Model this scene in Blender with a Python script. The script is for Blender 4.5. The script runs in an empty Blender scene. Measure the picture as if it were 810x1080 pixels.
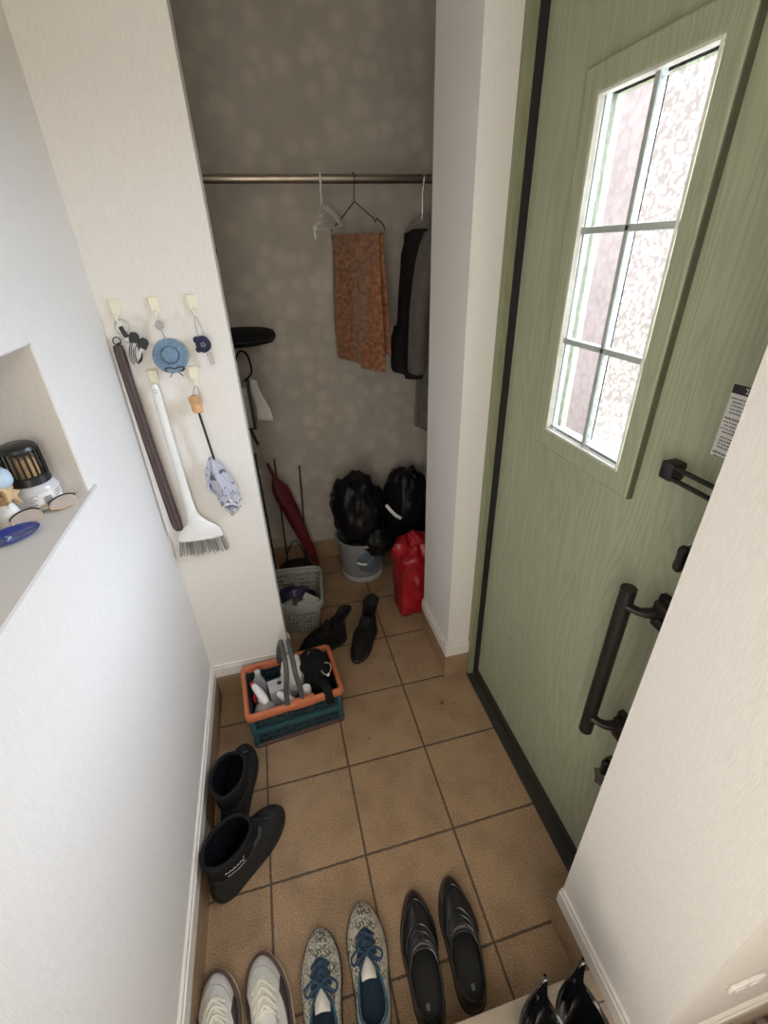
import bpy, bmesh, math, random
from mathutils import Vector, Matrix, noise, Euler

random.seed(7)
SC = bpy.context.scene
COL = SC.collection
PI = math.pi
V = Vector

# ------------------------------------------------------------------ materials
def _nt(name):
    m = bpy.data.materials.new(name)
    m.use_nodes = True
    nt = m.node_tree
    return m, nt, nt.nodes['Principled BSDF']

def N(nt, typ, **kw):
    n = nt.nodes.new(typ)
    for k, v in kw.items():
        if k.startswith('i_'):
            n.inputs[int(k[2:])].default_value = v
        else:
            setattr(n, k, v)
    return n

def math_node(nt, op, a, b=None):
    n = nt.nodes.new('ShaderNodeMath'); n.operation = op
    for i, x in enumerate((a, b)):
        if x is None: continue
        if isinstance(x, (int, float)): n.inputs[i].default_value = x
        else: nt.links.new(x, n.inputs[i])
    return n.outputs[0]

def ramp(nt, fac, stops):
    r = nt.nodes.new('ShaderNodeValToRGB')
    el = r.color_ramp.elements
    while len(el) < len(stops): el.new(.5)
    for e, (p, c) in zip(el, stops):
        e.position = p; e.color = (*c, 1)
    nt.links.new(fac, r.inputs[0])
    return r.outputs[0]

def mat(name, col, rough=.5, var=.12, scale=40, bump=0., bscale=200, metal=0., spec=.5,
        stretch=(1, 1, 1), sheen=0., coat=0., trans=0.):
    """plain procedural material: noise mottling plus optional bump"""
    m, nt, p = _nt(name)
    tc = N(nt, 'ShaderNodeTexCoord')
    mp = N(nt, 'ShaderNodeMapping'); mp.inputs['Scale'].default_value = stretch
    nt.links.new(tc.outputs['Object'], mp.inputs[0])
    ns = N(nt, 'ShaderNodeTexNoise'); ns.inputs['Scale'].default_value = scale
    ns.inputs['Detail'].default_value = 4
    nt.links.new(mp.outputs[0], ns.inputs['Vector'])
    lo = tuple(max(0, c * (1 - var)) for c in col); hi = tuple(min(1, c * (1 + var)) for c in col)
    nt.links.new(ramp(nt, ns.outputs['Fac'], [(.3, lo), (.7, hi)]), p.inputs['Base Color'])
    p.inputs['Roughness'].default_value = rough
    p.inputs['Metallic'].default_value = metal
    p.inputs['Specular IOR Level'].default_value = spec
    p.inputs['Sheen Weight'].default_value = sheen
    p.inputs['Coat Weight'].default_value = coat
    p.inputs['Transmission Weight'].default_value = trans
    if bump:
        nb = N(nt, 'ShaderNodeTexNoise'); nb.inputs['Scale'].default_value = bscale
        nb.inputs['Detail'].default_value = 3
        nt.links.new(mp.outputs[0], nb.inputs['Vector'])
        b = N(nt, 'ShaderNodeBump'); b.inputs['Strength'].default_value = bump
        b.inputs['Distance'].default_value = .002
        nt.links.new(nb.outputs['Fac'], b.inputs['Height'])
        nt.links.new(b.outputs[0], p.inputs['Normal'])
    return m

def wallpaper(name, col):
    m, nt, p = _nt(name)
    tc = N(nt, 'ShaderNodeTexCoord')
    mp = N(nt, 'ShaderNodeMapping'); mp.inputs['Scale'].default_value = (520, 520, 45)
    nt.links.new(tc.outputs['Object'], mp.inputs[0])
    ns = N(nt, 'ShaderNodeTexNoise'); ns.inputs['Scale'].default_value = 1; ns.inputs['Detail'].default_value = 3
    nt.links.new(mp.outputs[0], ns.inputs['Vector'])
    lo = tuple(c * .95 for c in col); hi = tuple(min(1, c * 1.04) for c in col)
    nt.links.new(ramp(nt, ns.outputs['Fac'], [(.3, lo), (.7, hi)]), p.inputs['Base Color'])
    p.inputs['Roughness'].default_value = .75
    p.inputs['Specular IOR Level'].default_value = .25
    b = N(nt, 'ShaderNodeBump'); b.inputs['Strength'].default_value = .22; b.inputs['Distance'].default_value = .0012
    nt.links.new(ns.outputs['Fac'], b.inputs['Height']); nt.links.new(b.outputs[0], p.inputs['Normal'])
    return m

def dotted_wallpaper(name, col):
    m, nt, p = _nt(name)
    tc = N(nt, 'ShaderNodeTexCoord')
    vo = N(nt, 'ShaderNodeTexVoronoi'); vo.feature = 'F1'; vo.inputs['Scale'].default_value = 13
    vo.inputs['Randomness'].default_value = .85
    nt.links.new(tc.outputs['Object'], vo.inputs['Vector'])
    disc = ramp(nt, vo.outputs['Distance'], [(.24, tuple(c * 1.09 for c in col)), (.58, tuple(c * .92 for c in col))])
    ns = N(nt, 'ShaderNodeTexNoise'); ns.inputs['Scale'].default_value = 5; ns.inputs['Detail'].default_value = 5
    nt.links.new(tc.outputs['Object'], ns.inputs['Vector'])
    blot = ramp(nt, ns.outputs['Fac'], [(.3, (.84, .84, .84)), (.7, (1.0, 1.0, 1.0))])
    mx = N(nt, 'ShaderNodeMix'); mx.data_type = 'RGBA'; mx.blend_type = 'MULTIPLY'; mx.inputs[0].default_value = 1
    nt.links.new(disc, mx.inputs[6]); nt.links.new(blot, mx.inputs[7])
    nt.links.new(mx.outputs[2], p.inputs['Base Color'])
    p.inputs['Roughness'].default_value = .8
    p.inputs['Specular IOR Level'].default_value = .2
    return m

def tile_mat(name, grid=True):
    m, nt, p = _nt(name)
    tc = N(nt, 'ShaderNodeTexCoord')
    n1 = N(nt, 'ShaderNodeTexNoise'); n1.inputs['Scale'].default_value = 250; n1.inputs['Detail'].default_value = 6
    n2 = N(nt, 'ShaderNodeTexNoise'); n2.inputs['Scale'].default_value = 9; n2.inputs['Detail'].default_value = 6
    for n in (n1, n2): nt.links.new(tc.outputs['Object'], n.inputs['Vector'])
    fine = ramp(nt, n1.outputs['Fac'], [(.30, (.235, .142, .078)), (.5, (.365, .242, .144)), (.70, (.48, .335, .21))])
    blot = ramp(nt, n2.outputs['Fac'], [(.25, (.72, .70, .68)), (.55, (1, 1, 1)), (.8, (1.08, 1.04, 1.0))])
    mx = N(nt, 'ShaderNodeMix'); mx.data_type = 'RGBA'; mx.blend_type = 'MULTIPLY'; mx.inputs[0].default_value = 1
    nt.links.new(fine, mx.inputs[6]); nt.links.new(blot, mx.inputs[7])
    col = mx.outputs[2]
    sep = N(nt, 'ShaderNodeSeparateXYZ'); nt.links.new(tc.outputs['Object'], sep.inputs[0])
    if grid:
        # slightly wavering joint lines on a 300 mm grid
        wav = N(nt, 'ShaderNodeTexNoise'); wav.inputs['Scale'].default_value = 60
        nt.links.new(tc.outputs['Object'], wav.inputs['Vector'])
        w = math_node(nt, 'MULTIPLY', math_node(nt, 'SUBTRACT', wav.outputs['Fac'], .5), .004)
        ds = []
        for k in (0, 1):
            a = math_node(nt, 'ADD', sep.outputs[k], 3.15)
            a = math_node(nt, 'ADD', a, w)
            f = math_node(nt, 'MODULO', a, .3)
            ds.append(math_node(nt, 'ABSOLUTE', math_node(nt, 'SUBTRACT', f, .15)))
        d = math_node(nt, 'MINIMUM', ds[0], ds[1])
        # stain spots left on single tiles
        spots = []
        for sx, sy, r in ((.135, .165, .012), (.185, .15, .005), (.045, .365, .006), (.05, .335, .005), (.09, .12, .004), (-.2, .09, .005)):
            vd = N(nt, 'ShaderNodeVectorMath'); vd.operation = 'DISTANCE'
            vd.inputs[1].default_value = (sx, sy, 0)
            nt.links.new(tc.outputs['Object'], vd.inputs[0])
            q = math_node(nt, 'DIVIDE', vd.outputs['Value'], r)
            q = math_node(nt, 'ADD', q, math_node(nt, 'MULTIPLY', math_node(nt, 'SUBTRACT', wav.outputs['Fac'], .5), 2.2))
            spots.append(q)
        s = spots[0]
        for q in spots[1:]: s = math_node(nt, 'MINIMUM', s, q)
        sm = ramp(nt, s, [(.45, (.45, .40, .38)), (.95, (1, 1, 1))])
        m2 = N(nt, 'ShaderNodeMix'); m2.data_type = 'RGBA'; m2.blend_type = 'MULTIPLY'; m2.inputs[0].default_value = 1
        nt.links.new(col, m2.inputs[6]); nt.links.new(sm, m2.inputs[7]); col = m2.outputs[2]
        fac = math_node(nt, 'LESS_THAN', d, .0035)
        gm = N(nt, 'ShaderNodeMix'); gm.data_type = 'RGBA'
        nt.links.new(fac, gm.inputs[0]); nt.links.new(col, gm.inputs[6])
        gm.inputs[7].default_value = (.105, .075, .052, 1)
        col = gm.outputs[2]
        h = math_node(nt, 'MINIMUM', math_node(nt, 'MULTIPLY', d, 130), 1.0)
        hh = math_node(nt, 'ADD', h, math_node(nt, 'MULTIPLY', n1.outputs['Fac'], .5))
    else:
        a = math_node(nt, 'ADD', sep.outputs[0], sep.outputs[1])
        hh = math_node(nt, 'MULTIPLY', n1.outputs['Fac'], .5)
    nt.links.new(col, p.inputs['Base Color'])
    b = N(nt, 'ShaderNodeBump'); b.inputs['Strength'].default_value = .5; b.inputs['Distance'].default_value = .003
    nt.links.new(hh, b.inputs['Height']); nt.links.new(b.outputs[0], p.inputs['Normal'])
    p.inputs['Roughness'].default_value = .62
    p.inputs['Specular IOR Level'].default_value = .3
    return m

def door_mat(name, col):
    """painted embossed wood grain running up the door"""
    m, nt, p = _nt(name)
    tc = N(nt, 'ShaderNodeTexCoord')
    mp = N(nt, 'ShaderNodeMapping'); mp.inputs['Scale'].default_value = (9, 9, .75)
    nt.links.new(tc.outputs['Object'], mp.inputs[0])
    n0 = N(nt, 'ShaderNodeTexNoise'); n0.inputs['Scale'].default_value = 1.0; n0.inputs['Detail'].default_value = 2
    nt.links.new(mp.outputs[0], n0.inputs['Vector'])
    rings = math_node(nt, 'FRACT', math_node(nt, 'MULTIPLY', n0.outputs['Fac'], 22))
    ringtri = math_node(nt, 'ABSOLUTE', math_node(nt, 'SUBTRACT', rings, .5))
    mp2 = N(nt, 'ShaderNodeMapping'); mp2.inputs['Scale'].default_value = (260, 260, 10)
    nt.links.new(tc.outputs['Object'], mp2.inputs[0])
    n1 = N(nt, 'ShaderNodeTexNoise'); n1.inputs['Scale'].default_value = 1; n1.inputs['Detail'].default_value = 3
    nt.links.new(mp2.outputs[0], n1.inputs['Vector'])
    h = math_node(nt, 'ADD', math_node(nt, 'MULTIPLY', ringtri, .85), math_node(nt, 'MULTIPLY', n1.outputs['Fac'], .55))
    lo = tuple(c * .90 for c in col); hi = tuple(c * 1.07 for c in col)
    nt.links.new(ramp(nt, h, [(.25, lo), (.65, hi)]), p.inputs['Base Color'])
    b = N(nt, 'ShaderNodeBump'); b.inputs['Strength'].default_value = .35; b.inputs['Distance'].default_value = .002
    nt.links.new(h, b.inputs['Height']); nt.links.new(b.outputs[0], p.inputs['Normal'])
    p.inputs['Roughness'].default_value = .5
    p.inputs['Specular IOR Level'].default_value = .35
    return m

def glass_pane_mat(name, light, dark, scale=105):
    """hammered glass: clear cells with darker seams between them"""
    m = bpy.data.materials.new(name); m.use_nodes = True
    nt = m.node_tree; nt.nodes.clear()
    out = N(nt, 'ShaderNodeOutputMaterial')
    tr = N(nt, 'ShaderNodeBsdfTransparent'); gl = N(nt, 'ShaderNodeBsdfGlossy')
    gl.inputs['Roughness'].default_value = .15
    mx = N(nt, 'ShaderNodeMixShader')
    tc = N(nt, 'ShaderNodeTexCoord')
    vo = N(nt, 'ShaderNodeTexVoronoi'); vo.inputs['Scale'].default_value = scale; vo.feature = 'F1'
    ns = N(nt, 'ShaderNodeTexNoise'); ns.inputs['Scale'].default_value = scale * .6; ns.inputs['Detail'].default_value = 2
    nt.links.new(tc.outputs['Object'], vo.inputs['Vector']); nt.links.new(tc.outputs['Object'], ns.inputs['Vector'])
    h = math_node(nt, 'ADD', vo.outputs['Distance'], math_node(nt, 'MULTIPLY', math_node(nt, 'SUBTRACT', ns.outputs['Fac'], .5), .9))
    c = ramp(nt, h, [(.42, light), (.72, dark)])
    b = N(nt, 'ShaderNodeBump'); b.inputs['Strength'].default_value = .6; b.inputs['Distance'].default_value = .004
    nt.links.new(h, b.inputs['Height']); nt.links.new(b.outputs[0], gl.inputs['Normal'])
    nt.links.new(c, tr.inputs[0])
    mx.inputs[0].default_value = .06
    nt.links.new(tr.outputs[0], mx.inputs[1]); nt.links.new(gl.outputs[0], mx.inputs[2])
    nt.links.new(mx.outputs[0], out.inputs[0])
    return m

def print_mat(name, ground, ink, scale=(60, 60, 60), thr=.56):
    """pale cloth or leather with irregular printed marks"""
    m, nt, p = _nt(name)
    tc = N(nt, 'ShaderNodeTexCoord')
    mp = N(nt, 'ShaderNodeMapping'); mp.inputs['Scale'].default_value = scale
    nt.links.new(tc.outputs['Object'], mp.inputs[0])
    ns = N(nt, 'ShaderNodeTexNoise'); ns.inputs['Scale'].default_value = 1; ns.inputs['Detail'].default_value = 2
    ns.inputs['Distortion'].default_value = 1.2
    nt.links.new(mp.outputs[0], ns.inputs['Vector'])
    nt.links.new(ramp(nt, ns.outputs['Fac'], [(thr - .02, ground), (thr + .02, ink)]), p.inputs['Base Color'])
    p.inputs['Roughness'].default_value = .7
    return m

def scratch_mat(name, ground, ink):
    """cream knit with branching dark scratch marks"""
    m, nt, p = _nt(name)
    tc = N(nt, 'ShaderNodeTexCoord')
    w = N(nt, 'ShaderNodeTexNoise'); w.inputs['Scale'].default_value = 26; w.inputs['Detail'].default_value = 2
    nt.links.new(tc.outputs['Object'], w.inputs['Vector'])
    ad = N(nt, 'ShaderNodeMix'); ad.data_type = 'RGBA'; ad.inputs[0].default_value = .05
    nt.links.new(tc.outputs['Object'], ad.inputs[6]); nt.links.new(w.outputs['Color'], ad.inputs[7])
    vo = N(nt, 'ShaderNodeTexVoronoi'); vo.feature = 'DISTANCE_TO_EDGE'; vo.inputs['Scale'].default_value = 95
    mp = N(nt, 'ShaderNodeMapping'); mp.inputs['Scale'].default_value = (1.3, .75, 1)
    nt.links.new(ad.outputs[2], mp.inputs[0]); nt.links.new(mp.outputs[0], vo.inputs['Vector'])
    gate = N(nt, 'ShaderNodeTexNoise'); gate.inputs['Scale'].default_value = 30
    nt.links.new(tc.outputs['Object'], gate.inputs['Vector'])
    d = math_node(nt, 'ADD', vo.outputs['Distance'], math_node(nt, 'MULTIPLY', math_node(nt, 'SUBTRACT', .47, gate.outputs['Fac']), .5))
    nt.links.new(ramp(nt, d, [(.045, ink), (.11, ground)]), p.inputs['Base Color'])
    p.inputs['Roughness'].default_value = .75
    return m

def towel_mat(name):
    m, nt, p = _nt(name)
    tc = N(nt, 'ShaderNodeTexCoord')
    n1 = N(nt, 'ShaderNodeTexNoise'); n1.inputs['Scale'].default_value = 60; n1.inputs['Detail'].default_value = 6
    mp = N(nt, 'ShaderNodeMapping'); mp.inputs['Scale'].default_value = (1, .5, 1)
    nt.links.new(tc.outputs['Object'], mp.inputs[0]); nt.links.new(mp.outputs[0], n1.inputs['Vector'])
    nt.links.new(ramp(nt, n1.outputs['Fac'], [(.32, (.16, .055, .02)), (.5, (.33, .125, .045)), (.68, (.46, .21, .09))]), p.inputs['Base Color'])
    p.inputs['Roughness'].default_value = .95; p.inputs['Sheen Weight'].default_value = .3
    n2 = N(nt, 'ShaderNodeTexNoise'); n2.inputs['Scale'].default_value = 320
    nt.links.new(tc.outputs['Object'], n2.inputs['Vector'])
    b = N(nt, 'ShaderNodeBump'); b.inputs['Strength'].default_value = .9; b.inputs['Distance'].default_value = .004
    nt.links.new(n2.outputs['Fac'], b.inputs['Height']); nt.links.new(b.outputs[0], p.inputs['Normal'])
    return m

M = {}
M['wall'] = wallpaper('white_wallpaper', (.80, .775, .735))
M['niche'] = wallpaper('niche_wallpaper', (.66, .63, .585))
M['dotwall'] = dotted_wallpaper('dotted_wallpaper', (.57, .525, .46))
M['ceil'] = mat('ceiling_paper', (.78, .76, .72), .8, .03)
M['trim'] = mat('white_trim', (.80, .77, .72), .4, .03)
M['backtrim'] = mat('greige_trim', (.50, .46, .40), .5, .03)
M['tile'] = tile_mat('brown_floor_tile')
M['skirt'] = tile_mat('brown_skirting_tile', False)
M['step'] = mat('step_wood', (.47, .385, .30), .45, .10, 12, .2, 60, stretch=(1, 12, 12))
M['door'] = door_mat('green_door_paint', (.370, .394, .268))
M['door_frame'] = door_mat('green_frame_paint', (.25, .26, .16))
M['gasket'] = mat('black_gasket', (.012, .012, .013), .6)
M['sill_metal'] = mat('dark_threshold', (.03, .026, .023), .5, .2, 60)
M['handle'] = mat('dark_bronze', (.022, .018, .016), .38, .2, 120, metal=.3)
M['pink_glass'] = glass_pane_mat('smooth_glass', (.93, .92, .92), (.88, .855, .855), 60)
M['clear_glass'] = glass_pane_mat('hammered_glass', (.96, .96, .955), (.80, .765, .76), 120)
M['muntin'] = mat('green_grey_muntin', (.42, .46, .43), .5)
M['bead'] = mat('cream_bead', (.75, .73, .65), .4)
M['paper'] = mat('white_paper', (.78, .77, .74), .7, .04)
M['ink'] = mat('black_ink', (.02, .02, .022), .6)
M['greyink'] = mat('grey_ink', (.2, .2, .21), .6)
M['hook'] = mat('cream_hook', (.83, .79, .62), .35, .03)
M['metal'] = mat('steel', (.55, .54, .52), .3, .05, metal=1)
M['rod'] = mat('brushed_rod', (.46, .40, .34), .33, .08, 60, metal=1, stretch=(1, 30, 30))
M['blackplastic'] = mat('black_plastic', (.012, .012, .013), .35)
M['whiteplastic'] = mat('white_plastic', (.82, .82, .80), .35, .03)
M['bristle'] = mat('grey_bristle', (.30, .30, .27), .7, .3, 300, stretch=(6, 6, .3))
M['horn'] = mat('dark_brown_lacquer', (.055, .035, .033), .4, .25, 30, stretch=(6, 6, .4))
M['straw_blue'] = mat('blue_straw', (.17, .27, .38), .7, .25, 160, .5, 300)
M['straw_blue_dark'] = mat('dark_blue_band', (.06, .10, .17), .7)
M['ribbon'] = mat('brown_ribbon', (.07, .045, .05), .6)
M['navy'] = mat('navy_felt', (.018, .02, .055), .8)
M['cord'] = mat('grey_cord', (.45, .43, .40), .7)
M['cork'] = mat('pale_wood', (.62, .37, .17), .5, .25, 60, .1, 100)
M['greycloth'] = print_mat('grey_print_cloth', (.47, .48, .56), (.10, .11, .17), (55, 55, 30), .60)
M['whitecloth_print'] = print_mat('white_print_cloth', (.70, .70, .74), (.12, .13, .20), (60, 60, 60), .54)
M['towel'] = towel_mat('brown_towel')
M['coat_grey'] = mat('grey_brown_cloth', (.135, .115, .098), .9, .15, 30, .3, 400, sheen=.2)
M['coat_dark'] = mat('dark_cloth', (.022, .019, .018), .9, .2, 30, .3, 400, spec=.2)
M['wire'] = mat('dark_wire', (.03, .026, .026), .4)
M['bin_bag'] = mat('black_bin_bag', (.007, .007, .008), .42, .2, 30, .8, 45, spec=.3)
M['red_bag'] = mat('red_plastic_bag', (.40, .012, .022), .33, .25, 12, .8, 32)
M['cardboard'] = mat('tan_card', (.42, .28, .16), .8)
M['bucket'] = mat('grey_translucent_plastic', (.26, .265, .27), .45, .12, 8)
M['bucket_in'] = mat('blue_grey_content', (.12, .15, .19), .6, .3, 20)
M['basket'] = mat('grey_basket_plastic', (.36, .37, .34), .5, .06)
M['umbrella_red'] = mat('dark_red_cloth', (.13, .007, .014), .6, .2, 40)
M['stand'] = mat('dark_iron', (.035, .03, .028), .5, .2)
M['rack'] = mat('rack_white', (.42, .40, .37), .5)
M['orange'] = mat('orange_plastic', (.52, .15, .062), .45, .08, 20)
M['teal'] = mat('teal_plastic', (.018, .085, .105), .45, .12, 20)
M['teal_dark'] = mat('dark_teal_plastic', (.010, .035, .05), .5, .15, 20)
M['grip'] = mat('grey_grip', (.075, .075, .073), .5)
M['clearplastic'] = mat('hazy_plastic', (.55, .55, .56), .25, .08, 20)
M['redcap'] = mat('red_cap', (.5, .02, .03), .4)
M['blackcloth'] = mat('black_nylon', (.009, .009, .010), .8, .3, 60, .3, 300, spec=.15)
M['whitecloth'] = mat('crumpled_white_cloth', (.72, .69, .62), .85, .08, 30, .3, 150)
M['cream_label'] = mat('label_cream', (.62, .57, .38), .6)
M['rubber'] = mat('charcoal_rubber', (.020, .021, .021), .6, .15, 60, .2, 300, spec=.25)
M['fleece'] = mat('dark_fleece', (.007, .007, .011), .95, .5, 200, 1., 160, spec=.1)
M['boot_cloth'] = mat('black_nylon_cuff', (.010, .010, .012), .8, .2, 120, .4, 500, spec=.2)
M['thread'] = mat('pale_thread', (.62, .62, .62), .6)
M['sneak_white'] = mat('white_leather', (.76, .745, .70), .5, .04, 60, .2, 250)
M['midsole_brown'] = mat('brown_foxing', (.10, .065, .05), .6, .15)
M['tan_sole'] = mat('tan_sole_edge', (.62, .47, .33), .6)
M['brown_panel'] = mat('dark_plum_suede', (.075, .045, .05), .85, .2, 120)
M['white_lace'] = mat('off_white_lace', (.72, .69, .60), .8, .08, 300, .4, 500)
M['scratch'] = scratch_mat('cream_scratch_print', (.62, .585, .50), (.13, .12, .09))
M['navy_lace'] = mat('navy_blue_lace', (.017, .046, .085), .8, .3, 250, .5, 500)
M['blue_lining'] = mat('blue_lining', (.025, .105, .165), .8, .2, 60)
M['blue_insole'] = mat('navy_insole', (.02, .045, .075), .85, .25, 60)
M['pale_blue'] = mat('pale_blue_lining', (.50, .57, .60), .7)
M['dark_sole'] = mat('dark_sole', (.022, .02, .018), .6)
M['loafer'] = mat('black_leather', (.012, .0115, .012), .30, .2, 30, .08, 150, coat=.2)
M['loafer_in'] = mat('black_leather_lining', (.010, .0095, .0095), .6, .2, 40)
M['old_boot'] = mat('worn_black_boot', (.013, .0125, .0125), .8, .25, 60, .3, 200, spec=.2)
M['gloss_boot'] = mat('glossy_black_rubber', (.006, .006, .007), .16, .2, 20, .15, 14, coat=.4)
M['amber'] = mat('amber_gel', (.50, .31, .13), .5, .2, 60)
M['lens'] = mat('brown_tinted_lens', (.42, .35, .31), .12, .05)
M['gold'] = mat('gold_wire', (.65, .50, .25), .3, .1, metal=1)
M['blue_gloss'] = mat('cobalt_glaze', (.012, .04, .27), .12, .1, 30, coat=.5)
M['straw'] = mat('tan_straw', (.56, .38, .20), .8, .25, 120)
M['powder_blue'] = mat('powder_blue', (.47, .60, .70), .6)
M['whiteshell'] = mat('white_shell', (.74, .73, .70), .5)
M['mat_brown'] = print_mat('brown_patterned_mat', (.07, .045, .035), (.20, .15, .13), (45, 45, 45), .58)
M['outlet'] = mat('outlet_white', (.86, .86, .82), .3)
M['render'] = mat('pink_wall_render', (.118, .088, .076), .9, .06, 8)
M['ground'] = mat('pale_paving', (.92, .91, .87), .9, .03)

# ------------------------------------------------------------------ mesh tools
def cr(keys, n, closed=True):
    """Catmull-Rom through tuples of equal length"""
    k = len(keys); out = []
    segs = k if closed else k - 1
    for i in range(n):
        t = i / n * segs if closed else i / (n - 1) * segs
        j = min(int(t), segs - 1); f = t - j
        if closed: P = [keys[(j + d) % k] for d in (-1, 0, 1, 2)]
        else: P = [keys[max(0, min(k - 1, j + d))] for d in (-1, 0, 1, 2)]
        out.append(tuple(.5 * (2 * b + (c - a) * f + (2 * a - 5 * b + 4 * c - d) * f * f + (3 * b - a - 3 * c + d) * f ** 3)
                         for a, b, c, d in zip(*P)))
    return out

class MB:
    def __init__(self): self.bm = bmesh.new()
    def box(self, c, s, rot=(0, 0, 0), bev=0, seg=2):
        mtx = Matrix.Translation(V(c)) @ Euler(rot).to_matrix().to_4x4() @ Matrix.Diagonal((*s, 1))
        r = bmesh.ops.create_cube(self.bm, size=1, matrix=mtx)
        if bev:
            es = list({e for v in r['verts'] for e in v.link_edges})
            bmesh.ops.bevel(self.bm, geom=es, offset=bev, segments=seg, affect='EDGES', profile=.5, clamp_overlap=True)
        return self
    def b2(self, a, b, bev=0):
        return self.box([(p + q) / 2 for p, q in zip(a, b)], [abs(q - p) for p, q in zip(a, b)], bev=bev)
    def rings(self, rings, closed=True, cap0=True, cap1=True):
        bm = self.bm
        vs = [[bm.verts.new(p) for p in r] for r in rings]
        n = len(vs[0])
        for a, b in zip(vs, vs[1:]):
            for i in range(n if closed else n - 1):
                j = (i + 1) % n
                bm.faces.new((a[i], a[j], b[j], b[i]))
        if closed and cap0: bm.faces.new(list(reversed(vs[0])))
        if closed and cap1: bm.faces.new(vs[-1])
        return self
    def tube(self, pts, r, n=8, closed=False, caps=True, flat=1.0, up=None):
        pts = [V(p) for p in pts]; k = len(pts)
        rr = r if isinstance(r, (list, tuple)) else [r] * k
        T = []
        for i in range(k):
            if closed: t = pts[(i + 1) % k] - pts[i - 1]
            else: t = pts[min(i + 1, k - 1)] - pts[max(i - 1, 0)]
            if t.length < 1e-9: t = V((0, 0, 1))
            T.append(t.normalized())
        a = up if up is not None else (V((0, 0, 1)) if abs(T[0].z) < .9 else V((1, 0, 0)))
        a = V(a)
        u = (a - T[0] * a.dot(T[0])).normalized()
        rings = []
        for i in range(k):
            if i:
                u = u - T[i] * u.dot(T[i])
                u = u.normalized() if u.length > 1e-6 else T[i].orthogonal().normalized()
            w = T[i].cross(u)
            rings.append([pts[i] + (u * math.cos(2 * PI * q / n) * flat + w * math.sin(2 * PI * q / n)) * rr[i] for q in range(n)])
        if closed:
            rings.append(rings[0])
            self.rings(rings, True, False, False)
            bmesh.ops.remove_doubles(self.bm, verts=self.bm.verts[:], dist=1e-7)
        else: self.rings(rings, True, caps, caps)
        return self
    def lathe(self, prof, c=(0, 0, 0), n=32, mtx=None, sx=1, sy=1):
        mtx = mtx or Matrix.Identity(4)
        c = V(c)
        rings = []
        for r, z in prof:
            rings.append([mtx @ (V((r * sx * math.cos(2 * PI * q / n), r * sy * math.sin(2 * PI * q / n), z))) + c for q in range(n)])
        return self.rings(rings, True, prof[0][0] > 1e-5, prof[-1][0] > 1e-5)
    def grid(self, fn, nu, nv):
        vs = [[self.bm.verts.new(fn(i / (nu - 1), j / (nv - 1))) for j in range(nv)] for i in range(nu)]
        for i in range(nu - 1):
            for j in range(nv - 1):
                self.bm.faces.new((vs[i][j], vs[i + 1][j], vs[i + 1][j + 1], vs[i][j + 1]))
        return self
    def prism(self, poly, mtx, th):
        """poly in local xy, thickness along local z"""
        a = [mtx @ V((x, y, 0)) for x, y in poly]; b = [mtx @ V((x, y, th)) for x, y in poly]
        return self.rings([a, b])
    def blob(self, c, r, amp=.1, freq=2.2, seed=0, fn=None, nu=26, nv=40, ridge=True):
        c = V(c); r = V(r)
        rings = []
        for i in range(1, nu):
            th = PI * i / nu; ring = []
            for j in range(nv):
                ph = 2 * PI * j / nv
                d = V((math.sin(th) * math.cos(ph), math.sin(th) * math.sin(ph), -math.cos(th)))
                q = d * freq + V((seed * 3.7, seed * 1.3, seed))
                h = noise.noise(q)
                if ridge: h = .6 * h + .5 * (.5 - abs(noise.noise(q * 2.1))) + .25 * (.4 - abs(noise.noise(q * 4.3)))
                p = V((d.x * r.x, d.y * r.y, d.z * r.z)) * (1 + amp * h)
                if fn: p = fn(p, d)
                ring.append(c + p)
            rings.append(ring)
        return self.rings(rings)

def shade(me, angle):
    for p in me.polygons: p.use_smooth = True
    try: me.set_sharp_from_angle(angle=math.radians(angle))
    except Exception: pass

def rootloc(o):
    loc = V((0, 0, 0))
    return o.get('_w')

WORLD = {}
def obj(name, mb, m, parent=None, angle=40, mods=None, label=None):
    bm = mb.bm
    bmesh.ops.recalc_face_normals(bm, faces=bm.faces[:])
    w = WORLD.get(parent.name) if parent else None
    if w is not None: bmesh.ops.translate(bm, vec=-w, verts=bm.verts[:])
    me = bpy.data.meshes.new(name); bm.to_mesh(me); bm.free()
    ms = m if isinstance(m, (list, tuple)) else [m]
    for x in ms: me.materials.append(x)
    shade(me, angle)
    o = bpy.data.objects.new(name, me); COL.objects.link(o)
    if parent:
        o.parent = parent
        if w is not None: WORLD[o.name] = w
    if label: o['label'] = label
    return o

def thing(name, label, cat, loc=(0, 0, 0), rz=0, group=None, world=False):
    o = bpy.data.objects.new(name, None); COL.objects.link(o)
    o.location = loc; o.rotation_euler = (0, 0, rz)
    o.empty_display_size = .05
    o['label'] = label; o['category'] = cat
    if group: o['group'] = group
    if world: WORLD[o.name] = V(loc)
    return o

def tag(o, label, cat, group=None):
    o['label'] = label; o['category'] = cat
    if group: o['group'] = group
    return o

def struct(name, mb, m, parent=None, angle=40):
    o = obj(name, mb, m, parent, angle)
    if not parent: o['kind'] = 'structure'
    return o

def solid(o, t, off=-1):
    md = o.modifiers.new('solid', 'SOLIDIFY'); md.thickness = t; md.offset = off
    return o

def subsurf(o, lv=1):
    md = o.modifiers.new('sub', 'SUBSURF'); md.levels = lv; md.render_levels = lv
    return o

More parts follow.
